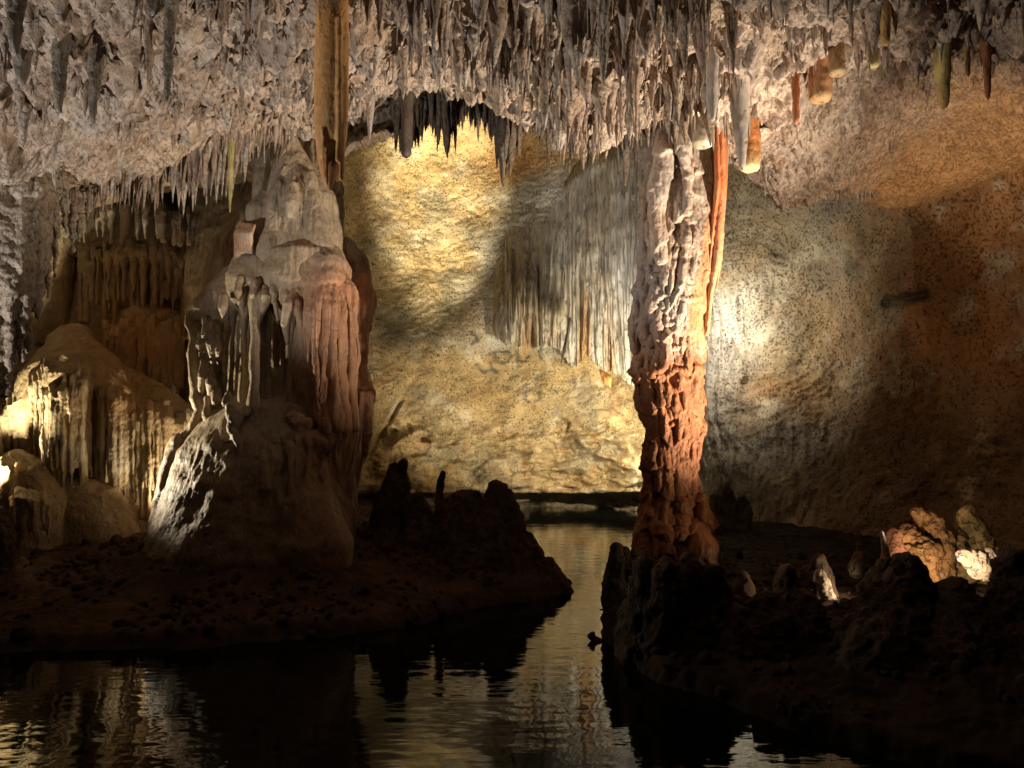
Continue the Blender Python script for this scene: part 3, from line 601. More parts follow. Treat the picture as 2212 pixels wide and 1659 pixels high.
b.v([(1545, 260, 7.6, 5), (1548, 330, 7.56, 6), (1549, 400, 7.58, 5), (1540, 480, 7.66, 4), (1530, 590, 7.72, 3)], 1, 2.2)
b.v([(1554, 250, 7.7, 8), (1554, 330, 7.68, 11), (1553, 400, 7.68, 12), (1549, 480, 7.72, 11), (1545, 560, 7.76, 10), (1532, 640, 7.8, 8), (1524, 720, 7.84, 7)], 1, 2.0)
b.build('drapery', .0085, M_smooth, lambda P, n: .006 * fbm(P, 10, 3), lambda P, n: mix(np.tile([.58, .17, .06], (len(P), 1)), np.array([.6, .36, .2]), .3 + fbm(P, [8, 8, 2], 3) + .6 * sm(2.2, 1.4, P[:, 2] - 2)), 2, parent=pil, label='thin orange drapery down its right edge')

# ------------------------------------------------------------------ orange stalactite in front of the left column
b = Blob(); Yh = 4.95
L = [(718, -120, 34), (718, -30, 37), (718, 60, 39), (716, 150, 41), (715, 230, 40), (714, 290, 38), (713, 330, 32), (711, 365, 24), (709, 392, 14), (712, 406, 6)]
b.v([(x, y, Yh, r) for x, y, r in L], .95, .8, 26)
for x, y0, y1, r, dy in [(692, -60, 335, 6, -.06), (733, 40, 345, 7, -.085), (744, 150, 372, 7, -.05), (742, 270, 386, 6, -.07), (697, 280, 384, 5, -.085), (704, 320, 396, 4, -.09)]:
    b.v([(x - (.0 if y0 + (y1 - y0) * k / 7 < 250 else (x - 715) * .25 * ((y0 + (y1 - y0) * k / 7 - 250) / 150)) + random.uniform(-1, 1), y0 + (y1 - y0) * k / 7, Yh + dy, r * random.uniform(.85, 1.1)) for k in range(8)], 1, 1, 8)
def oh_alb(P, n):
    vx, vy = proj(P); a = mix(np.tile([.66, .33, .11], (len(P), 1)), np.array([.66, .42, .20]), .5 + 1.2 * fbm(P, [6, 6, 1], 4, 3))
    a = mix(a, np.array([.30, .26, .16]), .4 * sm(170, 60, vy + 60 * N(P, 4, 3)) * sm(0.0, .4, fbm(P, 2.5, 2, 5) + .15)); return mix(a, np.array([.40, .15, .06]), sm(290, 360, vy) * .6)
b.build('orange_stalactite', .009, M_smooth, lambda P, n: .007 * fbm(P, [6, 6, 1.2], 3, 4) + .002 * fbm(P, 30, 2), oh_alb, 2, base=at(715, 0, Yh), label='long smooth orange brown stalactite hanging in front of the left flowstone column', category='stalactite')

# ------------------------------------------------------------------ flowstone on the left wall
lfo = empty('flowstone_cascade', at(200, 1180, 10.5), label='tiered flowstone cascade with organ pipe flutes on the left, brightly lit at its foot', category='flowstone', kind='thing')
lf = Blob()
def fringe(x0, x1, yt, yb, Y, n, r, rise=0, sag=0, cor=False):
    for k in range(n):
        t = (k + .5) / n; x = x0 + (x1 - x0) * t + random.uniform(-.35, .35) * (x1 - x0) / n; top = yt + rise * abs(2 * t - 1) ** 2 + random.uniform(-9, 14); bo = yb + random.uniform(-.25, .1) * (yb - yt); Yk = Y + sag * abs(2 * t - 1) ** 2
        rr = r * random.uniform(.55, .95); Yk -= .06; lf.v([(x, top, Yk + .12, rr * 1.2), (x, top + 18, Yk, rr * 1.25)] + [(x + random.uniform(-1.5, 1.5), top + 18 + (bo - top - 18) * q / 5, Yk + .03 * q / 5, rr * (1.15 - .1 * q) * (random.uniform(.8, 1.15))) for q in range(1, 6)], 1, 1, 8)
def lf_alb(P, n):
    vx, vy = proj(P); a = mix(np.tile([.42, .30, .16], (len(P), 1)), np.array([.40, .34, .25]), .5 + 1.3 * fbm(P, 1.2, 4, 3))
    a = mix(a, np.array([.46, .24, .09]), .8 * np.exp(-((vx - 300) / 130) ** 2 - ((vy - 740) / 140) ** 2)); a = mix(a, np.array([.36, .35, .33]), .6 * sm(560, 480, vy)); return mix(a, np.array([.24, .15, .08]), .6 * sm(1120, 1180, vy))
def lfpart(name, vox=.0135):
    global lf
    lf.build(name, vox, M_smooth, lambda P, n: .05 * fbm(P, 1.6, 3, 4) + .020 * fbm(P, 7, 4, 9) + .007 * fbm(P, 26, 2), lf_alb, 1, parent=lfo); lf = Blob()
# body
lf.v([(60, 500, 12.2, 120), (60, 1250, 12.2, 140)], 1, .5); lf.v([(260, 470, 12.1, 150), (280, 700, 12.1, 180), (290, 1250, 12.0, 190)], 1, .45, 24); lf.v([(470, 430, 12.4, 130), (470, 1250, 12.2, 140)], 1, .5)
lfpart('backing', .02)
# slanting grey sheet between the tiers and the big column
lf.v([(470, 400, 11.6, 60), (440, 520, 11.4, 46), (425, 640, 11.2, 40), (440, 800, 11.2, 50), (450, 1150, 11.2, 60)], 1, .6, 20); lf.v([(120, 430, 11.4, 50), (110, 560, 11.5, 50), (100, 700, 11.6, 50)], 1, .6)
for k in range(11): x = 400 + 11 * k; lf.v([(x + 34, 400, 11.1, 6), (x + 16, 500, 11.0, 7), (x, 620, 10.95, 6), (x + 2, 700, 11.0, 4)], 1, 1, 8)
lfpart('slanting_sheet')
# upper tier
lf.v([(180, 520, 11.3, 40), (230, 490, 11.2, 52), (310, 485, 11.2, 56), (385, 510, 11.3, 46)], 1, .8)
fringe(120, 420, 440, 520, 10.7, 16, 8, 10, .2); lf.v([(300, 540, 11.6, 120), (300, 640, 11.7, 105)], 1, .4)
fringe(170, 405, 520, 680, 10.95, 19, 8, 20, .2); fringe(180, 390, 540, 655, 10.85, 10, 7, 20, .25)
lfpart('upper_tier')
# middle tier
lf.v([(245, 700, 11.2, 24), (300, 685, 11.05, 34), (360, 690, 11.1, 30), (400, 710, 11.2, 26)], 1, .8); fringe(228, 415, 690, 860, 10.8, 17, 8, 14, .2); fringe(250, 300, 700, 830, 10.8, 4, 8, 8, .1)
lfpart('middle_tier')
# big lit mound
lf.v([(150, 745, 10.3, 50), (150, 800, 10.1, 105), (155, 860, 10.0, 125), (160, 960, 10.05, 120)], 1, .6, 24); lf.v([(60, 860, 9.9, 30), (40, 900, 9.9, 40), (45, 990, 10, 40)], 1, .8)
lf.v([(270, 830, 10.3, 40), (330, 870, 10.3, 46), (390, 905, 10.5, 40)], 1, .8); lf.v([(270, 900, 10.4, 80), (290, 1000, 10.5, 90)], 1, .5)
fringe(18, 70, 850, 1000, 9.75, 5, 8, 5, .05); fringe(60, 200, 780, 1085, 9.42, 13, 9, 40, .25); fringe(90, 140, 830, 1000, 9.30, 4, 8, 10, .05); fringe(196, 290, 835, 1110, 9.6, 8, 9, 30, .2); fringe(285, 400, 880, 1110, 9.95, 9, 9, 25, .3)
fringe(230, 330, 870, 1110, 9.7, 6, 8)
lfpart('mound')
# foot
lf.v([(30, 1000, 9.5, 34), (60, 1030, 9.4, 52), (90, 1090, 9.4, 64), (60, 1180, 9.3, 80)], 1, .7); lf.v([(120, 1070, 9.6, 50), (180, 1100, 9.6, 90), (200, 1200, 9.6, 110)], 1, .6, 24); lf.v([(250, 1130, 9.8, 60), (330, 1180, 10, 60), (350, 1240, 10, 60)], 1, .7)
fringe(20, 110, 1060, 1160, 8.95, 8, 7, 10, .1); fringe(-60, 30, 1000, 1150, 9.2, 6, 10)
lf.v([(-60, 900, 9.8, 60), (-60, 1200, 9.6, 90)], 1, .7)
lfpart('foot')

# rough curtain that hangs from the ceiling at the left edge
b = Blob()
b.v([(70, 330, 7.0, 60), (50, 430, 6.95, 62), (30, 540, 6.9, 54), (10, 650, 6.8, 44)], 1, .8, 18)
b.v([(-60, 300, 6.6, 90), (-50, 480, 6.5, 110), (-40, 640, 6.5, 90), (-40, 800, 6.5, 62)], 1, .8, 20)
for x, y0, y1, r, Y in [(95, 380, 590, 22, 7.2), (70, 400, 640, 30, 6.8), (52, 450, 700, 28, 6.7), (30, 480, 800, 26, 6.6), (10, 520, 850, 26, 6.5), (85, 420, 680, 14, 7.0), (45, 640, 780, 12, 6.5), (-15, 560, 900, 28, 6.4), (120, 380, 520, 12, 7.4), (112, 470, 560, 9, 7.4), (82, 470, 700, 17, 6.75), (60, 560, 760, 15, 6.6), (40, 400, 620, 20, 6.45), (98, 400, 560, 16, 6.9), (20, 600, 800, 14, 6.4), (118, 420, 600, 9, 7.0), (68, 380, 520, 18, 6.55)]:
    n = 7; b.v([(x + random.uniform(-3, 3), y0 + (y1 - y0) * k / 6, Y, r * (1.1 - .75 * (k / 6) ** 1.4) * random.uniform(.85, 1.15)) for k in range(n)], 1, 1, 10)
for x, y0, y1, r, Y in [(140, 370, 500, 13, 7.6), (158, 380, 540, 9, 7.9), (172, 375, 500, 12, 8.0), (190, 380, 470, 10, 8.1), (104, 500, 640, 9, 7.3)]:
    b.v([(x + random.uniform(-3, 3), y0 + (y1 - y0) * k / 6, Y, r * (1.2 - .85 * (k / 6) ** 1.3) * random.uniform(.85, 1.15)) for k in range(7)], 1, 1, 10)
b.build('rock_curtain', .0125, M_stal, lambda P, n: .03 * fbm(P, 3, 3, 4) + .045 * fbm(P, [9, 9, 11], 4, 9) + .008 * fbm(P, 30, 2), lambda P, n: mix(np.tile([.44, .38, .31], (len(P), 1)), np.array([.40, .30, .22]), .5 + 1.3 * fbm(P, 1.5, 4, 3)), 1,
        base=at(0, 400, 6.6), label='rough grey brown rock curtain hanging from the ceiling at the left edge', category='rock curtain')

# ------------------------------------------------------------------ rocks
def jag(name, label, prims, vox, col=(.13, .085, .055), amp=1.0, group=None, mat=None, seed=0, up=.5):
    b = Blob()
    for L in prims: b.v(L, 1, .85, 10)
    c = np.array(prims[0][-1], float); kw = dict(label=label, category='rock')
    if group: kw['group'] = group
    colr = np.array(col)
    return b.build(name, vox, mat or M_dark, lambda P, n: amp * (.05 * fbm(P, 3.5, 3, seed) + .045 * fbm(P, [9, 9, 6], 3, seed + 5, True) + .010 * fbm(P, 26, 2)), lambda P, n: mix(np.tile(colr, (len(P), 1)), colr * .5, .5 + 1.4 * fbm(P, 3, 4, seed)), 1, base=at(c[0], c[1], c[2]), **kw)
Yr = 9.5
jag('rock', 'dark rock spire with a twin top beside the foot of the left flowstone column', [[(850, 1008, Yr, 9), (852, 1040, Yr, 24), (848, 1090, Yr, 34), (840, 1150, Yr, 40), (850, 1260, 9.2, 50)], [(868, 1004, Yr, 8), (868, 1045, Yr, 14), (868, 1110, Yr, 18)], [(820, 1070, Yr, 10), (822, 1120, Yr, 22), (815, 1200, 9.4, 30)]], .016, amp=.7, seed=3)
jag('rock', 'dark jagged rock mass stepping down to the pointed tip of the left bank', [[(1000, 1110, 9.6, 50), (1000, 1180, 9.4, 80), (1000, 1290, 9.2, 90)], [(1075, 1058, 9.5, 20), (1072, 1100, 9.5, 36), (1070, 1180, 9.4, 58), (1075, 1280, 9.2, 60)], [(1100, 1064, 9.5, 6), (1102, 1110, 9.5, 22), (1110, 1180, 9.4, 34), (1130, 1280, 9.2, 50)], [(1140, 1160, 9.5, 10), (1148, 1200, 9.4, 24), (1160, 1270, 9.2, 30)], [(1152, 1180, 9.4, 6), (1156, 1220, 9.3, 10)], [(1185, 1215, 9.3, 12), (1200, 1250, 9.2, 18), (1215, 1272, 9.1, 14)], [(900, 1095, 9.6, 26), (905, 1150, 9.5, 44), (910, 1260, 9.3, 60)], [(1025, 1070, 9.6, 12), (1022, 1110, 9.6, 22)]], .018, amp=.8, seed=11)
jag('rock', 'small pointed dark knob against the lit far wall, between twin spire and rock mass', [[(957, 1022, 9.9, 5), (953, 1038, 9.9, 8), (950, 1060, 9.9, 8), (952, 1120, 9.8, 16)]], .012, amp=.25, seed=4)
jag('rock', 'dark notched rock spire at the left rim of the right bank', [[(1332, 1185, 7.0, 11), (1335, 1210, 7.0, 18), (1330, 1260, 7.0, 26), (1338, 1330, 6.9, 36), (1345, 1400, 6.8, 44)], [(1352, 1190, 7.0, 7), (1350, 1220, 7.0, 14)], [(1372, 1198, 7.05, 9), (1374, 1225, 7.0, 16), (1385, 1300, 7.0, 34), (1400, 1400, 6.8, 50)], [(1365, 1215, 7.0, 8), (1362, 1250, 7.0, 16)]], .013, amp=.6, seed=8)
jag('rock', 'small dark stone jutting out of the water beside the right bank', [[(1275, 1374, 6.85, 6), (1288, 1384, 6.85, 7), (1300, 1390, 6.85, 6), (1320, 1395, 6.9, 14)], [(1280, 1370, 6.85, 5), (1276, 1380, 6.85, 4)]], .009, amp=.2, seed=9)
jag('rock', 'broad dark rock bank below the red column, at the water of the right bank', [[(1398, 1226, 6.2, 16), (1400, 1260, 6.2, 34), (1400, 1420, 6.2, 60)], [(1440, 1232, 6.1, 20), (1440, 1300, 6.1, 46), (1440, 1460, 6.1, 70)], [(1490, 1214, 6.1, 14), (1492, 1260, 6.1, 36), (1495, 1340, 6.1, 50), (1500, 1480, 6.0, 70)], [(1540, 1238, 6.1, 20), (1545, 1300, 6.1, 40), (1550, 1480, 6.0, 60)], [(1370, 1330, 6.5, 30), (1380, 1420, 6.4, 50)], [(1590, 1330, 6.0, 24), (1595, 1420, 5.9, 50), (1600, 1500, 5.8, 60)]], .018, amp=.9, seed=12, col=(.09, .055, .036))
for k, (x, y, r, Y, lab) in enumerate([(1530, 1250, 26, 6.9, 'stubby brown stalagmite just right of the red column base'), (1605, 1260, 28, 6.6, 'dark blunt stalagmite midway between the column base and the bright slanting rock'), (1700, 1250, 32, 6.15, 'dark ribbed stalagmite left of the bright slanting rock'), (1650, 1290, 24, 6.4, 'low dark stalagmite in front of the pair left of the slanting rock')]):
    jag('stalagmite', lab, [[(x, y - r * .5, Y, r * .35), (x, y + 10, Y, r * .8), (x + 3, y + 80, Y, r * 1.05), (x, y + 220, Y - .2, r * 1.5)]], .013, amp=.6, seed=20 + k, col=(.15, .085, .05))
    bpy.context.scene.collection.objects[-1]['category'] = 'stalagmite'
jag('rock', 'large black rock mass filling the lower right, in front of the lit boulders', [[(1960, 1235, 5.7, 34), (1950, 1300, 5.7, 70), (1930, 1400, 5.5, 110), (1900, 1560, 5.3, 130)], [(2060, 1290, 5.6, 34), (2080, 1360, 5.5, 90), (2080, 1480, 5.3, 140), (2080, 1640, 5, 160)], [(2200, 1235, 5.5, 40), (2230, 1380, 5.4, 110), (2260, 1600, 5.0, 160)], [(1912, 1225, 5.8, 14), (1900, 1270, 5.8, 30), (1880, 1350, 5.7, 45), (1850, 1460, 5.6, 70)]], .02, amp=1.0, seed=31, col=(.08, .05, .035))
jag('rock', 'low dark rock bank right of the column base, along the water', [[(1660, 1310, 5.9, 30), (1670, 1400, 5.8, 60), (1680, 1520, 5.7, 70)], [(1740, 1300, 5.9, 24), (1750, 1380, 5.8, 50), (1770, 1520, 5.6, 80)], [(1880, 1380, 5.8, 40), (1860, 1470, 5.6, 80), (1850, 1570, 5.4, 80)], [(1600, 1400, 6.2, 50), (1700, 1450, 6.0, 60), (1820, 1500, 5.7, 70), (1960, 1570, 5.4, 80)], [(1560, 1360, 6.5, 30), (1600, 1330, 6.5, 40), (1680, 1350, 6.4, 50), (1760, 1370, 6.2, 50)]], .02, amp=1.0, seed=33, col=(.08, .042, .026))
jag('rock', 'added low hump behind the slanting bright rock, shielding the left column base from lamplight', [[(1770, 1212, 6.98, 14), (1772, 1245, 6.98, 28), (1770, 1330, 6.98, 44)], [(1745, 1235, 7.05, 14), (1740, 1300, 7.05, 30)]], .014, (.10, .06, .04), .4, seed=61)  # added rock, blocks lamplight towards the base of the left column
LIT = (.55, .42, .32)
jag('rock', 'bright slanting rock blade between the dark stalagmites and the black rocks', [[(1773, 1240, 6.75, 7), (1781, 1268, 6.75, 12), (1794, 1300, 6.75, 12), (1806, 1330, 6.75, 6)]], .008, LIT, .5, seed=41)
jag('rock', 'thin bright upright rock splinter left of the orange boulders', [[(1905, 1150, 6.9, 2.5), (1910, 1175, 6.9, 6), (1914, 1200, 6.9, 8), (1920, 1225, 6.9, 8)]], .008, LIT, .12, seed=42)
jag('rock', 'brilliantly lit pale boulder at the far right, the brightest of the boulders', [[(2085, 1205, 6.9, 14), (2110, 1212, 6.9, 20), (2140, 1225, 6.9, 16)], [(2135, 1195, 6.9, 9), (2140, 1215, 6.9, 12)], [(2110, 1235, 6.9, 12), (2150, 1240, 6.9, 10)]], .009, LIT, .8, seed=43)
jag('rock', 'upright orange boulder, tallest of the group at the right', [[(1985, 1110, 7.6, 14), (2005, 1130, 7.6, 28), (2015, 1160, 7.6, 36), (2010, 1210, 7.6, 40), (2010, 1260, 7.5, 44)], [(1960, 1160, 7.5, 20), (1985, 1190, 7.4, 36), (1985, 1250, 7.4, 40)]], .012, (.34, .17, .07), 1.1, seed=44)
jag('rock', 'reddish boulder between the thin bright splinter and the orange boulder', [[(1930, 1160, 7.2, 12), (1930, 1190, 7.2, 24), (1935, 1240, 7.2, 28)]], .012, (.34, .14, .08), .9, seed=45)
jag('rock', 'round yellowish boulder above and left of the brilliantly lit one', [[(2090, 1112, 7.9, 14), (2095, 1135, 7.9, 28), (2110, 1180, 7.9, 36), (2110, 1260, 7.8, 40)], [(2060, 1170, 7.8, 24), (2070, 1230, 7.7, 36)]], .012, (.30, .20, .09), 1.0, seed=46)
jag('rock', 'small dim knob left of the thin bright splinter', [[(1855, 1175, 7.3, 6), (1858, 1192, 7.3, 9), (1850, 1230, 7.2, 18)]], .012, (.14, .10, .07), .3, seed=47)
jag('rock', 'dark rock at the left edge of the photo, at the foot of the lit cascade', [[(-20, 1120, 8.2, 30), (-12, 1160, 8.2, 38), (-20, 1240, 8.1, 46)]], .016, (.10, .07, .05), .8, seed=48)
for k, (x, y, r) in enumerate([(1545, 1075, 16), (1572, 1050, 14), (1603, 1080, 20), (1512, 1085, 14)]):
    jag('stalagmite', ['dim stalagmite behind the column, second from the right of its row', 'tallest dim stalagmite in the row behind the column', 'dim broad stalagmite at the right end of the row behind the column', 'dim stalagmite at the left end of the row behind the red column'][k], [[(x, y, 12.5, r * .5), (x, y + 25, 12.5, r), (x + 2, y + 100, 12.5, r * 1.1)]], .022, (.2, .17, .13), .7, seed=50 + k)
    bpy.context.scene.collection.objects[-1]['category'] = 'stalagmite'

rb = np.random.RandomState(9); RV, RF, RA, rn = [], [], [], 0
sph = Blob(); sph.ball((0, 0, 0), 1, 8); sV, sF = sph.V[0], sph.F[0]
for (X0, X1, Y0, Y1_, cnt) in [(-5.5, 1.0, 6.0, 9.6, 1000), (1.0, 5.5, 4.2, 9.5, 900)]:
    xx = rb.uniform(X0, X1, cnt * 2); yy = rb.uniform(Y0, Y1_, cnt * 2); gz = ground_z(xx, yy); ok = (gz > .02) & (N(np.c_[xx, yy, 0 * xx], 1.5, 71) > -.15)
    for x_, y_, g_ in zip(xx[ok][:cnt], yy[ok][:cnt], gz[ok][:cnt]):
        r_ = rb.gamma(2, .009) + .006; q = sV * (r_ * rb.uniform(.7, 1.4, 3)); q = q * (1 + .35 * perlin(sV * 1.3 + rb.uniform(0, 90)))[:, None]
        RV.append(q + [x_, y_, g_ + r_ * .25]); RF.append(sF + rn); rn += len(sV); RA.append(np.tile(np.array([.13, .08, .05]) * rb.uniform(.5, 1.2) * (.35 if x_ > .9 else .8), (len(sV), 1)))  # stones on the right bank get the same painted shade as the ground
link('rubble', mesh_np('rubble', np.concatenate(RV), np.concatenate(RF), np.concatenate(RA), True, M_dark), kind='stuff', label='small brown stones and mud clods strewn over both banks', category='rubble')

# ------------------------------------------------------------------ stalactites
def cone_geo(R0, L, seg, nr, seed, blunt=0., knob=.12, bend=.04, pw=.85, off=(0, 0), top=.12):
    r_ = np.random.RandomState(seed); t = np.linspace(0, 1, nr)
    prof = (1 - t) ** pw * (1 - blunt) + blunt * (1 - t ** 44) + .02; prof = prof * (1 + .9 * np.exp(-t * 9) * (1 - blunt))
    z = top - t * (L + top); th = np.linspace(0, 2 * math.pi, seg, endpoint=False)
    bx = bend * r_.uniform(-1, 1) * L * t ** 2 + off[0]; by = bend * r_.uniform(-1, 1) * L * t ** 2 + off[1]
    TT, TH = np.meshgrid(t, th, indexing='ij')
    Pn = np.stack([np.cos(TH) * R0 * 1.0, np.sin(TH) * R0, -TT * L], -1).reshape(-1, 3)
    nz = (fbm(Pn, [1.1 / R0, 1.1 / R0, .45 / R0], 3, seed * 3.1) * 2.2 * knob + .6 * knob * (1 - 2 * np.abs(perlin(Pn * [.6 / R0, .6 / R0, 1.3 / R0] + seed)))).reshape(nr, seg)
    rr = R0 * prof[:, None] * (1 + nz); Vv = np.stack([rr * np.cos(TH) + bx[:, None], rr * np.sin(TH) + by[:, None], np.tile(z[:, None], (1, seg))], -1).reshape(-1, 3)
    Fq = grid_faces(nr, seg, True); i = np.arange(seg); j = (i + 1) % seg; c = len(Vv)
    Vv = np.r_[Vv, [[bx[-1], by[-1], z[-1] - .002]]]; e = np.stack([np.full(seg, c), j + (nr - 1) * seg, i + (nr - 1) * seg, i + (nr - 1) * seg], -1)
    return Vv, Fq, np.stack([i * 0 + c, j + (nr - 1) * seg, i + (nr - 1) * seg], -1)
def make_me(name, parts, colr, mat, tip=None, colv=.3):
    Vs = []; Fs = []; n = 0
    for V_, Fq, tri in parts:
        Vs.append(V_); q = np.r_[Fq[:, [0, 1, 2]], Fq[:, [0, 2, 3]], tri] + n; Fs.append(q); n += len(V_)
    V_ = np.concatenate(Vs); Fq = np.concatenate(Fs); colr = np.array(colr)
    a = mix(np.tile(colr, (len(V_), 1)), colr * np.array([.72, .66, .6]), .5 + 1.3 * fbm(V_, 7, 3, n % 50))
    if tip is not None:
        zz = V_[:, 2]; a = mix(a, np.array(tip), .6 * sm(.55, 1.0, zz / zz.min()))
    return mesh_np(name, V_, Fq[:, ::-1], a, True, mat)
protos = []; lows = []   # unit-ish shapes: length 1, radius about .13
for k in range(14):
    prt = [cone_geo(random.uniform(.11, .16), 1, 20, 44, k + 1, knob=.24, bend=.06, pw=random.uniform(.65, 1.0))]
    for q in range([0, 1, 2, 3, 1, 2, 0, 4, 2, 1, 3, 0, 2, 3][k]):
        a = random.uniform(0, 6.28); d = random.uniform(.10, .2)
        prt.append(cone_geo(random.uniform(.06, .11), random.uniform(.35, .8), 14, 28, 100 + k * 7 + q, knob=.25, bend=.05, off=(d * math.cos(a), d * math.sin(a))))
    rr_ = random.uniform(.11, .16)
    lows.append(make_me('stalactite', [cone_geo(rr_, 1, 10, 20, k + 40, knob=.26, bend=.06, pw=.85)] + ([cone_geo(rr_ * .6, .6, 7, 12, k + 60, knob=.25, bend=.05, off=(.14, .05))] if k % 2 else []), [(.46, .36, .29), (.42, .32, .25), (.52, .46, .40)][k % 3], M_stal))
    protos.append(make_me('stalactite', prt, [(.46, .36, .29), (.43, .33, .26), (.40, .30, .22), (.53, .46, .40), (.47, .37, .30)][k % 5], M_stal, (.56, .5, .46) if k % 2 else None))
darks = [make_me('stalactite', [cone_geo(random.uniform(.11, .14), 1, 18, 44, 500 + k, knob=.24, bend=.05, pw=.72)] + [cone_geo(random.uniform(.05, .09), random.uniform(.45, .85), 14, 32, 540 + k * 5 + q, knob=.25, bend=.05, pw=.6, off=(random.uniform(-.2, .2), random.uniform(-.1, .1))) for q in range(k % 3 + 1)], (.30, .24, .19), M_stal) for k in range(6)]
straws = [make_me('stalactite', [cone_geo(.03, 1, 8, 16, 300 + k, knob=.2, bend=.05, blunt=.25)], (.60, .52, .44), M_stal) for k in range(3)]
PX, PR = [], []
cand = []
rs = np.random.RandomState(21)
# dense population of the near ceiling
n = 15000
X = rs.uniform(-6.5, 7.5, n); Yq = rs.uniform(4.6, 9.0, n); z = ceil_z(X, Yq, False)
P = np.c_[X, Yq, z]; vx, vy = proj(P)
nse = N(P * [1, 1, 0], 1.2, 44)
dens = .36 + .50 * sm(760, 900, vx) * sm(1650, 1500, vx) + .25 * sm(200, 350, vx) * sm(700, 600, vx) + .35 * nse
dens = np.where(vx > 1650, .30 * sm(230, 60, vy) + .03, dens); dens = np.where((vx < 420) & (vy > 230), .14, dens)
dens = dens * np.clip(.75 + 1.6 * N(P * [1, 1, 0], 2.6, 144), .1, 1.5)
keep = (rs.rand(n) < dens * .56) & (vx > -60) & (vx < 2270) & (vy > -260) & (vy < 480) & (rimmask(X, Yq) > .3) & ~((vx > 655) & (vx < 775) & (Yq < 6.0))
for k in np.nonzero(keep)[0]:
    center = sm(780, 900, vx[k]) * sm(1650, 1480, vx[k])
    L = rs.gamma(2.6, .052) * (1 + .8 * center) + .05
    straw = rs.rand() < .2
    L = min(L, .62); rim = (Yq[k] > 6.9)
    tipy = proj(np.array([X[k], Yq[k], z[k] - L]))[1]
    lim = np.interp(vx[k], [0, 100, 250, 420, 520, 600, 700, 790, 830, 950, 1040, 1100, 1150, 1235, 1300, 1400, 1480, 1580, 1700, 1830, 2000, 2212], [430, 440, 480, 480, 440, 330, 290, 270, 190, 200, 215, 235, 290, 385, 350, 330, 330, 380, 440, 440, 300, 240])
    if tipy > lim: continue
    cand.append((X[k], Yq[k], z[k], L, L * (.5 + rs.gamma(2, .3)) if not straw else L * .7, straw))
# the ragged lip: long ones along the edge of the near ceiling
for vxx in np.arange(770, 1400, 5.5):
    lim = np.interp(vxx, [760, 790, 830, 950, 1000, 1060, 1100, 1135, 1160, 1200, 1235, 1265, 1290, 1330, 1370, 1400], [270, 290, 195, 205, 235, 245, 240, 225, 300, 350, 392, 330, 350, 290, 330, 330]); lip = np.interp(vxx, [760, 820, 950, 1060, 1150, 1230, 1320, 1400], [190, 165, 165, 180, 215, 250, 235, 225])
    Yk = np.interp(vxx, [760, 930, 1150, 1230, 1420], [8.1, 7.95, 7.45, 7.35, 7.6]) - rs.uniform(0, .5)
    q = at(vxx + rs.uniform(-4, 4), lip, Yk); zz = float(ceil_z(q[0:1], q[1:2], False)[0]); f_ = F / Yk; ty = lim - rs.gamma(2, 15)
    L = (ty - proj(np.array([q[0], q[1], zz]))[1]) / f_
    if L > .08: cand.append((q[0], q[1], zz, min(L, .85), min(L, .85) * rs.uniform(.45, .8), False))
for vxx in np.arange(150, 640, 6):
    lim = np.interp(vxx, [150, 250, 330, 420, 500, 560, 640], [450, 500, 500, 470, 460, 380, 330]); Yk = np.interp(vxx, [150, 300, 450, 640], [7.2, 7.6, 8.0, 8.4]) + rs.uniform(-.25, .3)
    q = at(vxx, 300, Yk); zz = float(ceil_z(q[0:1], q[1:2], False)[0]); ty = lim - rs.gamma(2, 22); L = (ty - proj(np.array([q[0], q[1], zz]))[1]) / (F / Yk)
    if L > .08: cand.append((q[0], q[1], zz, min(L, .7), min(L, .7) * rs.uniform(.4, .75), False))
for vxx in np.arange(1590, 1900, 9):
    lim = np.interp(vxx, [1590, 1640, 1700, 1740, 1780, 1830, 1900], [395, 400, 440, 425, 440, 445, 470]); Yk = np.interp(vxx, [1590, 1720, 1830, 1900], [8.4, 9.0, 9.4, 9.8])
    q = at(vxx, 400, Yk); zz = float(ceil_z(q[0:1], q[1:2], False)[0]); ty = lim - rs.gamma(2, 12); L = (ty - proj(np.array([q[0], q[1], zz]))[1]) / (F / Yk)
    if L > .04: cand.append((q[0], q[1], zz, min(L, .35), min(L, .35) * 1.1, False))
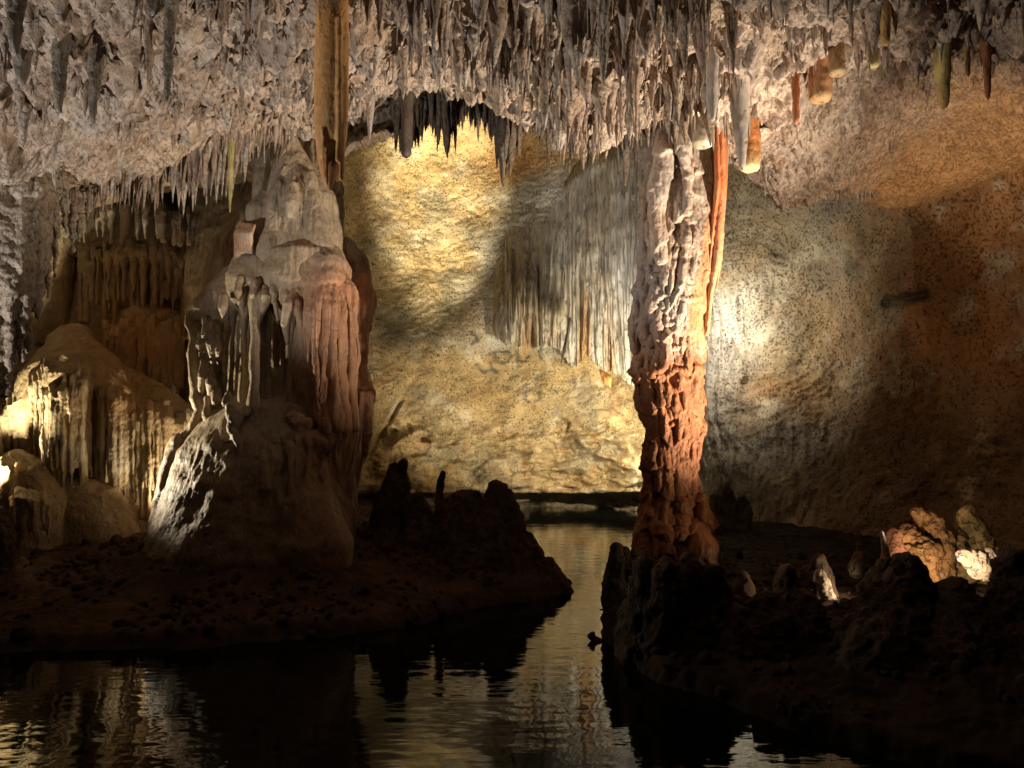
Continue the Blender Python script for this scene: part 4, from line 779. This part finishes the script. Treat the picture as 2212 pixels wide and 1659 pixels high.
# darker ones further back, seen against the bright wall
deep = []
for k in range(300):
    vxx = rs.choice([rs.uniform(930, 1230), rs.uniform(850, 960), rs.uniform(1230, 1390)], p=[.62, .12, .26]); Yk = rs.uniform(9.3, 11.5)
    q = at(vxx, 200, Yk); zz = float(ceil_z(q[0:1], q[1:2], False)[0]); lim = np.interp(vxx, [850, 900, 960, 1010, 1060, 1100, 1130, 1180, 1230, 1300, 1350, 1390], [310, 300, 300, 290, 300, 330, 310, 310, 330, 340, 360, 360]) - rs.gamma(1.6, 16)
    L = (lim - proj(np.array([q[0], q[1], zz]))[1]) / (F / Yk)
    if .15 < L < 2.4: deep.append((q[0], q[1], zz, L, rs.uniform(.32, .75), False))
for vxx, ty, w, Yk in [(961, 352, 1.0, 9.8), (1088, 415, 1.7, 9.9), (1108, 400, 1.2, 9.9), (1075, 330, 1.3, 10.1), (1055, 310, .9, 10), (1356, 425, 1.3, 10), (1335, 395, 1.2, 10.1), (1181, 372, .7, 9.8), (1193, 368, .4, 9.8), (1290, 373, .8, 10), (1166, 322, .6, 10), (888, 325, .8, 9.9), (878, 340, 1.0, 9.9), (1033, 318, .6, 10), (1095, 350, 1.7, 10.0), (1345, 350, 1.5, 10)]:
    q = at(vxx, 250, Yk); zz = float(ceil_z(q[0:1], q[1:2], False)[0]); L = (ty - proj(np.array([q[0], q[1], zz]))[1]) / (F / Yk)
    deep.append((q[0], q[1], zz, L, w * 1.0, False))
    for e_ in range(5): deep.append((q[0] + rs.uniform(-.16, .16), q[1] + .1, zz, L * rs.uniform(.6, .93), w * .5, False))
LAND = [(0, 'above the left rock curtain'), (330, 'above the tiered cascade'), (560, 'left of the long orange stalactite'), (760, 'right of the long orange stalactite'), (980, 'over the open channel'), (1220, 'left of the white and red column'), (1400, 'round the head of the column'), (1600, 'right of the white and red column'), (1850, 'at the far right')]
items = []
for far, lst in ((0, cand), (1, deep)):
    for (x, y, z, L, rad, straw) in lst:
        f_ = F / y; items.append((L * f_ * max(rad, .1) * f_ * .3 * (.25 if straw else 1), far, x, y, z, L, rad, straw))
def seen(it):
    _, far, x, y, z, L, rad, straw = it; a, b2 = proj(np.array([x, y, z - L])); return 0 < a < 2212 and 8 < b2 < 520
# a coarse check of what hides what, so that the ones kept as things of their own are ones you can see
vis = {}
for i in sorted(range(len(items)), key=lambda i: items[i][3]):
    it = items[i]; a, b2 = proj(np.array([it[2], it[3], it[4] - it[5] * .8])); vis.setdefault((int(a // 12), int(b2 // 12)), i)
front = set(vis.values())
order = sorted([i for i in range(len(items)) if seen(items[i]) and (i in front or items[i][1])], key=lambda i: -items[i][0] * (1.6 if items[i][1] else 1))
NIND = 270
chosen = set(order[:NIND])
def mat_of(it, k):
    _, far, x, y, z, L, rad, straw = it
    s = L; w = rad if not far else rad * .9
    return straws[k % 3] if straw else (darks[k % 6] if far else protos[k % 14]), (w * .9 if not straw else w * .8, w * .9 if not straw else w * .8, s)
SV, SF, SA, sn = [], [], [], 0
low_me = []
for src in lows + straws + darks:
    Vp = coords(src); t = np.empty(len(src.polygons) * 3, np.int32); src.loops.foreach_get('vertex_index', t); c4 = np.empty(len(Vp) * 4, np.float32); src.attributes['alb'].data.foreach_get('color', c4)
    low_me.append((Vp, t.reshape(-1, 3), c4.reshape(-1, 4)[:, :3]))
idx_of = {m.name: i for i, m in enumerate(lows + straws + darks)}
for a_, b_2 in zip(protos, lows): idx_of[a_.name] = idx_of[b_2.name]
for i, it in enumerate(items):
    me, sc = mat_of(it, i); _, far, x, y, z, L, rad, straw = it; rz = (i * 2.399) % 6.283
    if i in chosen:
        a, b2 = proj(np.array([x, y, z - L * .5])); land = [t for p, t in LAND if a >= p][-1]
        o = link('stalactite', me); o.location = (x, y, z); o.scale = sc; o.rotation_euler = (0, 0, rz); o['category'] = 'stalactite'
        if far:
            big = 'long' if L > 1.2 else 'short'; where = 'left in the gap' if a < 1010 else 'in mid gap' if a < 1220 else 'by the column'
            o['label'] = f'{big} dark stalactite in silhouette against the lit far wall, {where}'; o['group'] = f'{big} dark stalactites in silhouette, {where}'
        else:
            kind = 'thin pale straw' if straw else ('long crusty' if L > .38 else 'middling crusty' if L > .24 else 'short crusty'); row = 'high on the near ceiling' if b2 < 110 else 'midway down the ceiling' if b2 < 260 else 'at the lower rim'
            o['label'] = f'{kind} stalactite {row}, {land}'; o['group'] = f'{kind} stalactites {row}, {land}'
    else:
        Vp, t, c = low_me[idx_of[me.name]]; cs, sn_ = math.cos(rz), math.sin(rz); q = Vp * np.array(sc)
        q = np.c_[q[:, 0] * cs - q[:, 1] * sn_ + x, q[:, 0] * sn_ + q[:, 1] * cs + y, q[:, 2] + z]
        SV.append(q); SF.append(t + sn); SA.append(c); sn += len(q)
link('small_stalactites', mesh_np('small_stalactites', np.concatenate(SV), np.concatenate(SF), np.concatenate(SA), True, M_stal), kind='stuff', label='countless small crusty stalactites and straws packed over the near ceiling', category='stalactites')

# the ones that stand out by colour or by a broken end
def ceiling_depth(vx, vy, lo=4.6, hi=12):
    Y = np.arange(lo, hi, .03); q = at(np.full(Y.shape, vx), np.full(Y.shape, vy), Y); h = q[:, 2] > ceil_z(q[:, 0], q[:, 1], False) - .12
    return float(Y[h][0]) if h.any() else None
def special(vx, vy0, vy1, Y, w, colr, label, blunt=0., tip=None, knob=.13, pw=.7, sx=1.):
    if 1500 < vx or vx < 400: Y = (ceiling_depth(vx, vy0 + .3 * (vy1 - vy0)) or Y) - .12
    p0 = at(vx, vy0, Y); p1 = at(vx, vy1, Y); L = p0[2] - p1[2]; zc = float(ceil_z(p0[0:1], p0[1:2], False)[0]); up = max(.12, min(zc - p0[2] + .15, 1.0))
    me = make_me('stalactite', [cone_geo(w * Y / F, L, 20, 40, int(vx), blunt=blunt, knob=knob, pw=pw, top=up, bend=.02)], colr, M_smooth, tip)
    o = link('stalactite', me, label=label, category='stalactite'); o.location = p0; o.scale = (sx, 1, 1); return o
special(2035, 80, 236, 7.2, 19, (.50, .42, .16), 'thick yellow green stalactite with a flared cut end at the far right', .45, (.5, .3, .12), sx=1)
special(1771, 130, 222, 7.6, 27, (.50, .26, .12), 'orange broken stub with one thin spike, right of the column', .8, (.46, .33, .17))
special(1808, 120, 165, 7.6, 20, (.42, .27, .14), 'pale orange broken stub close beside the larger orange stub', .85, (.46, .36, .2))
special(1718, 150, 270, 7.6, 9, (.46, .16, .06), 'slender rust red stalactite between the white ceiling and the orange stubs', .7, (.5, .25, .15))
special(1617, 250, 372, 7.6, 26, (.50, .20, .07), 'bright orange broken stalactite stub right beside the head of the column', .85, (.55, .5, .25), sx=.9)
special(1596, 160, 368, 7.5, 26, (.46, .42, .38), 'pale grey tapered stalactite touching the bright orange stub', .1, (.5, .4, .35), .14, .6)
special(1535, 120, 262, 7.4, 20, (.46, .43, .40), 'grey stalactite directly above the column head', .2, None, .12, .6)
special(1515, 245, 320, 7.45, 26, (.48, .42, .33), 'short thick cut stub with a pale ring at its end, at the column head', .9, (.6, .52, .35))
special(1886, 100, 148, 7.4, 14, (.50, .36, .17), 'small honey coloured stub between the orange stubs and the yellow green one', .8, (.6, .55, .25))
special(2088, 95, 165, 7.2, 7, (.55, .42, .18), 'thin yellow stalactite just right of the thick yellow green one', .6)
special(2130, 90, 215, 7.3, 12, (.30, .12, .05), 'dark rust stalactite right of the thin yellow one', .3)
special(1912, 60, 100, 7.0, 14, (.50, .32, .12), 'stumpy orange stalactite high on the right, above the vault', .6)
special(497, 395, 462, 7.6, 9, (.48, .42, .18), 'yellowish stalactite hanging alone left of the flowstone column top', .1)
special(880, 235, 342, 8.6, 13, (.12, .09, .07), 'dark cylindrical stalactite with a cut off end, left in the gap', .85)
special(800, 245, 305, 7.9, 16, (.50, .45, .40), 'pale twin pointed stalactite at the left end of the gap', .0)
DK_SHADE = (.28, .245, .20)  # dark grey with the shade of sides turned from the lamps put in
for vx_a, ya, yb, w_a, lb in [(36, -30, 122, 24, 'thick dark grey stalactite at the very corner, upper left'), (50, 105, 186, 22, 'stubby dark grey stalactite just below the thick one in the upper left corner'), (133, 120, 250, 19, 'dark grey pointed stalactite with a pale tip, third from the left edge'),
                              (203, 165, 272, 15, 'slim dark grey stalactite hanging lowest of the dark ones on the left'), (370, -20, 222, 15, 'long dark grey stalactite left of the orange one, reaching down from the top edge'), (330, -30, 36, 20, 'short black brown stalactite cut by the top edge, left of the orange one')]:
    o = special(vx_a, ya, yb, 5.5, w_a, DK_SHADE, lb, .25, (.4, .37, .32), .3, .75); o.data.materials[0] = M_stal

# ------------------------------------------------------------------ light
w = bpy.data.worlds.new('World'); scene.world = w; w.use_nodes = True
w.node_tree.nodes['Background'].inputs[0].default_value = (1, .75, .5, 1); w.node_tree.nodes['Background'].inputs[1].default_value = .0006
def spot(name, pos, tgt, watt, col=(1, .8, .55), ang=90, blend=.6, rad=.06):
    l = bpy.data.lights.new(name, 'SPOT'); l.energy = watt; l.color = col; l.spot_size = R(ang); l.spot_blend = blend; l.shadow_soft_size = rad
    o = bpy.data.objects.new(name, l); COL.objects.link(o); o.location = pos; d = Vector(tgt) - Vector(pos); o.rotation_euler = d.to_track_quat('-Z', 'Y').to_euler(); return o
WARM = (1, .80, .52); WHITE = (1, .86, .74)
# the far chamber
spot('dome_lamp', at(930, 1095, 15.6), at(950, 390, 20), 14500, (1, .84, .54), 27, 1, .08)
spot('dome_wash_lamp', at(1000, 1090, 16.2), at(1000, 640, 20), 480, (1, .82, .54), 100, 1, .1)
spot('arch_lamp', at(1405, 950, 16.4), at(1330, 880, 19.6), 1150, (1, .86, .60), 150, .9, .08)
spot('curtain_lamp', at(1290, 1085, 14.5), at(1330, 540, 17.6), 1700, (1, .94, .85), 38, 1, .08)
# behind the column
spot('column_back_lamp', at(1518, 700, 14.1), at(1600, 680, 14.9), 150, (1, .88, .68), 178, .3, .05)
spot('column_wash_lamp', at(1512, 735, 12.2), at(1640, 760, 14.6), 110, (1, .84, .58), 110, .9, .05)
spot('column_rim_lamp', at(1650, 1170, 8.9), at(1560, 430, 7.8), 2000, (1, .80, .55), 22, 1, .04)
# near lamps that light the ceiling and both columns
spot('right_bank_lamp', at(2330, 1262, 6.3), at(1180, 270, 7.8), 3500, (1, .82, .62), 70, .9, .05)
spot('boulder_lamp', at(2040, 1262, 6.5), at(2120, 1190, 7.1), 85, WARM, 130, .5, .04)
spot('blade_fill_light', at(1925, 1285, 6.5), at(1800, 1270, 6.8), 40, WARM, 110, .5, .03)  # added fill light for the bright blade, no lamp of its own there
spot('vault_lamp', at(2330, 1250, 6.2), at(1980, 250, 9.3), 900, (1, .76, .52), 50, 1, .06)
spot('left_ceiling_lamp', (-5.0, 3.7, .3), (-1.0, 6.6, 5.5), 900, (1, .93, .85), 74, .6, .06)
# behind the left column and at the left edge
spot('left_bank_lamp', at(-55, 1060, 8.9), at(25, 900, 9.6), 560, (1, .84, .52), 100, .5, .05)
spot('cascade_lamp', at(405, 1120, 9.6), at(280, 620, 11.0), 120, (1, .80, .50), 110, .9, .06)
spot('column_edge_lamp', at(75, 1010, 8.98), at(490, 900, 8.66), 620, (1, .86, .60), 78, 1, .04)

scene.view_settings.view_transform = 'Standard'; scene.view_settings.look = 'None'; scene.view_settings.exposure = 0; scene.view_settings.gamma = 1
scene.cycles.max_bounces = 5; scene.cycles.diffuse_bounces = 3; scene.cycles.glossy_bounces = 3
scene.cycles.use_denoising = True
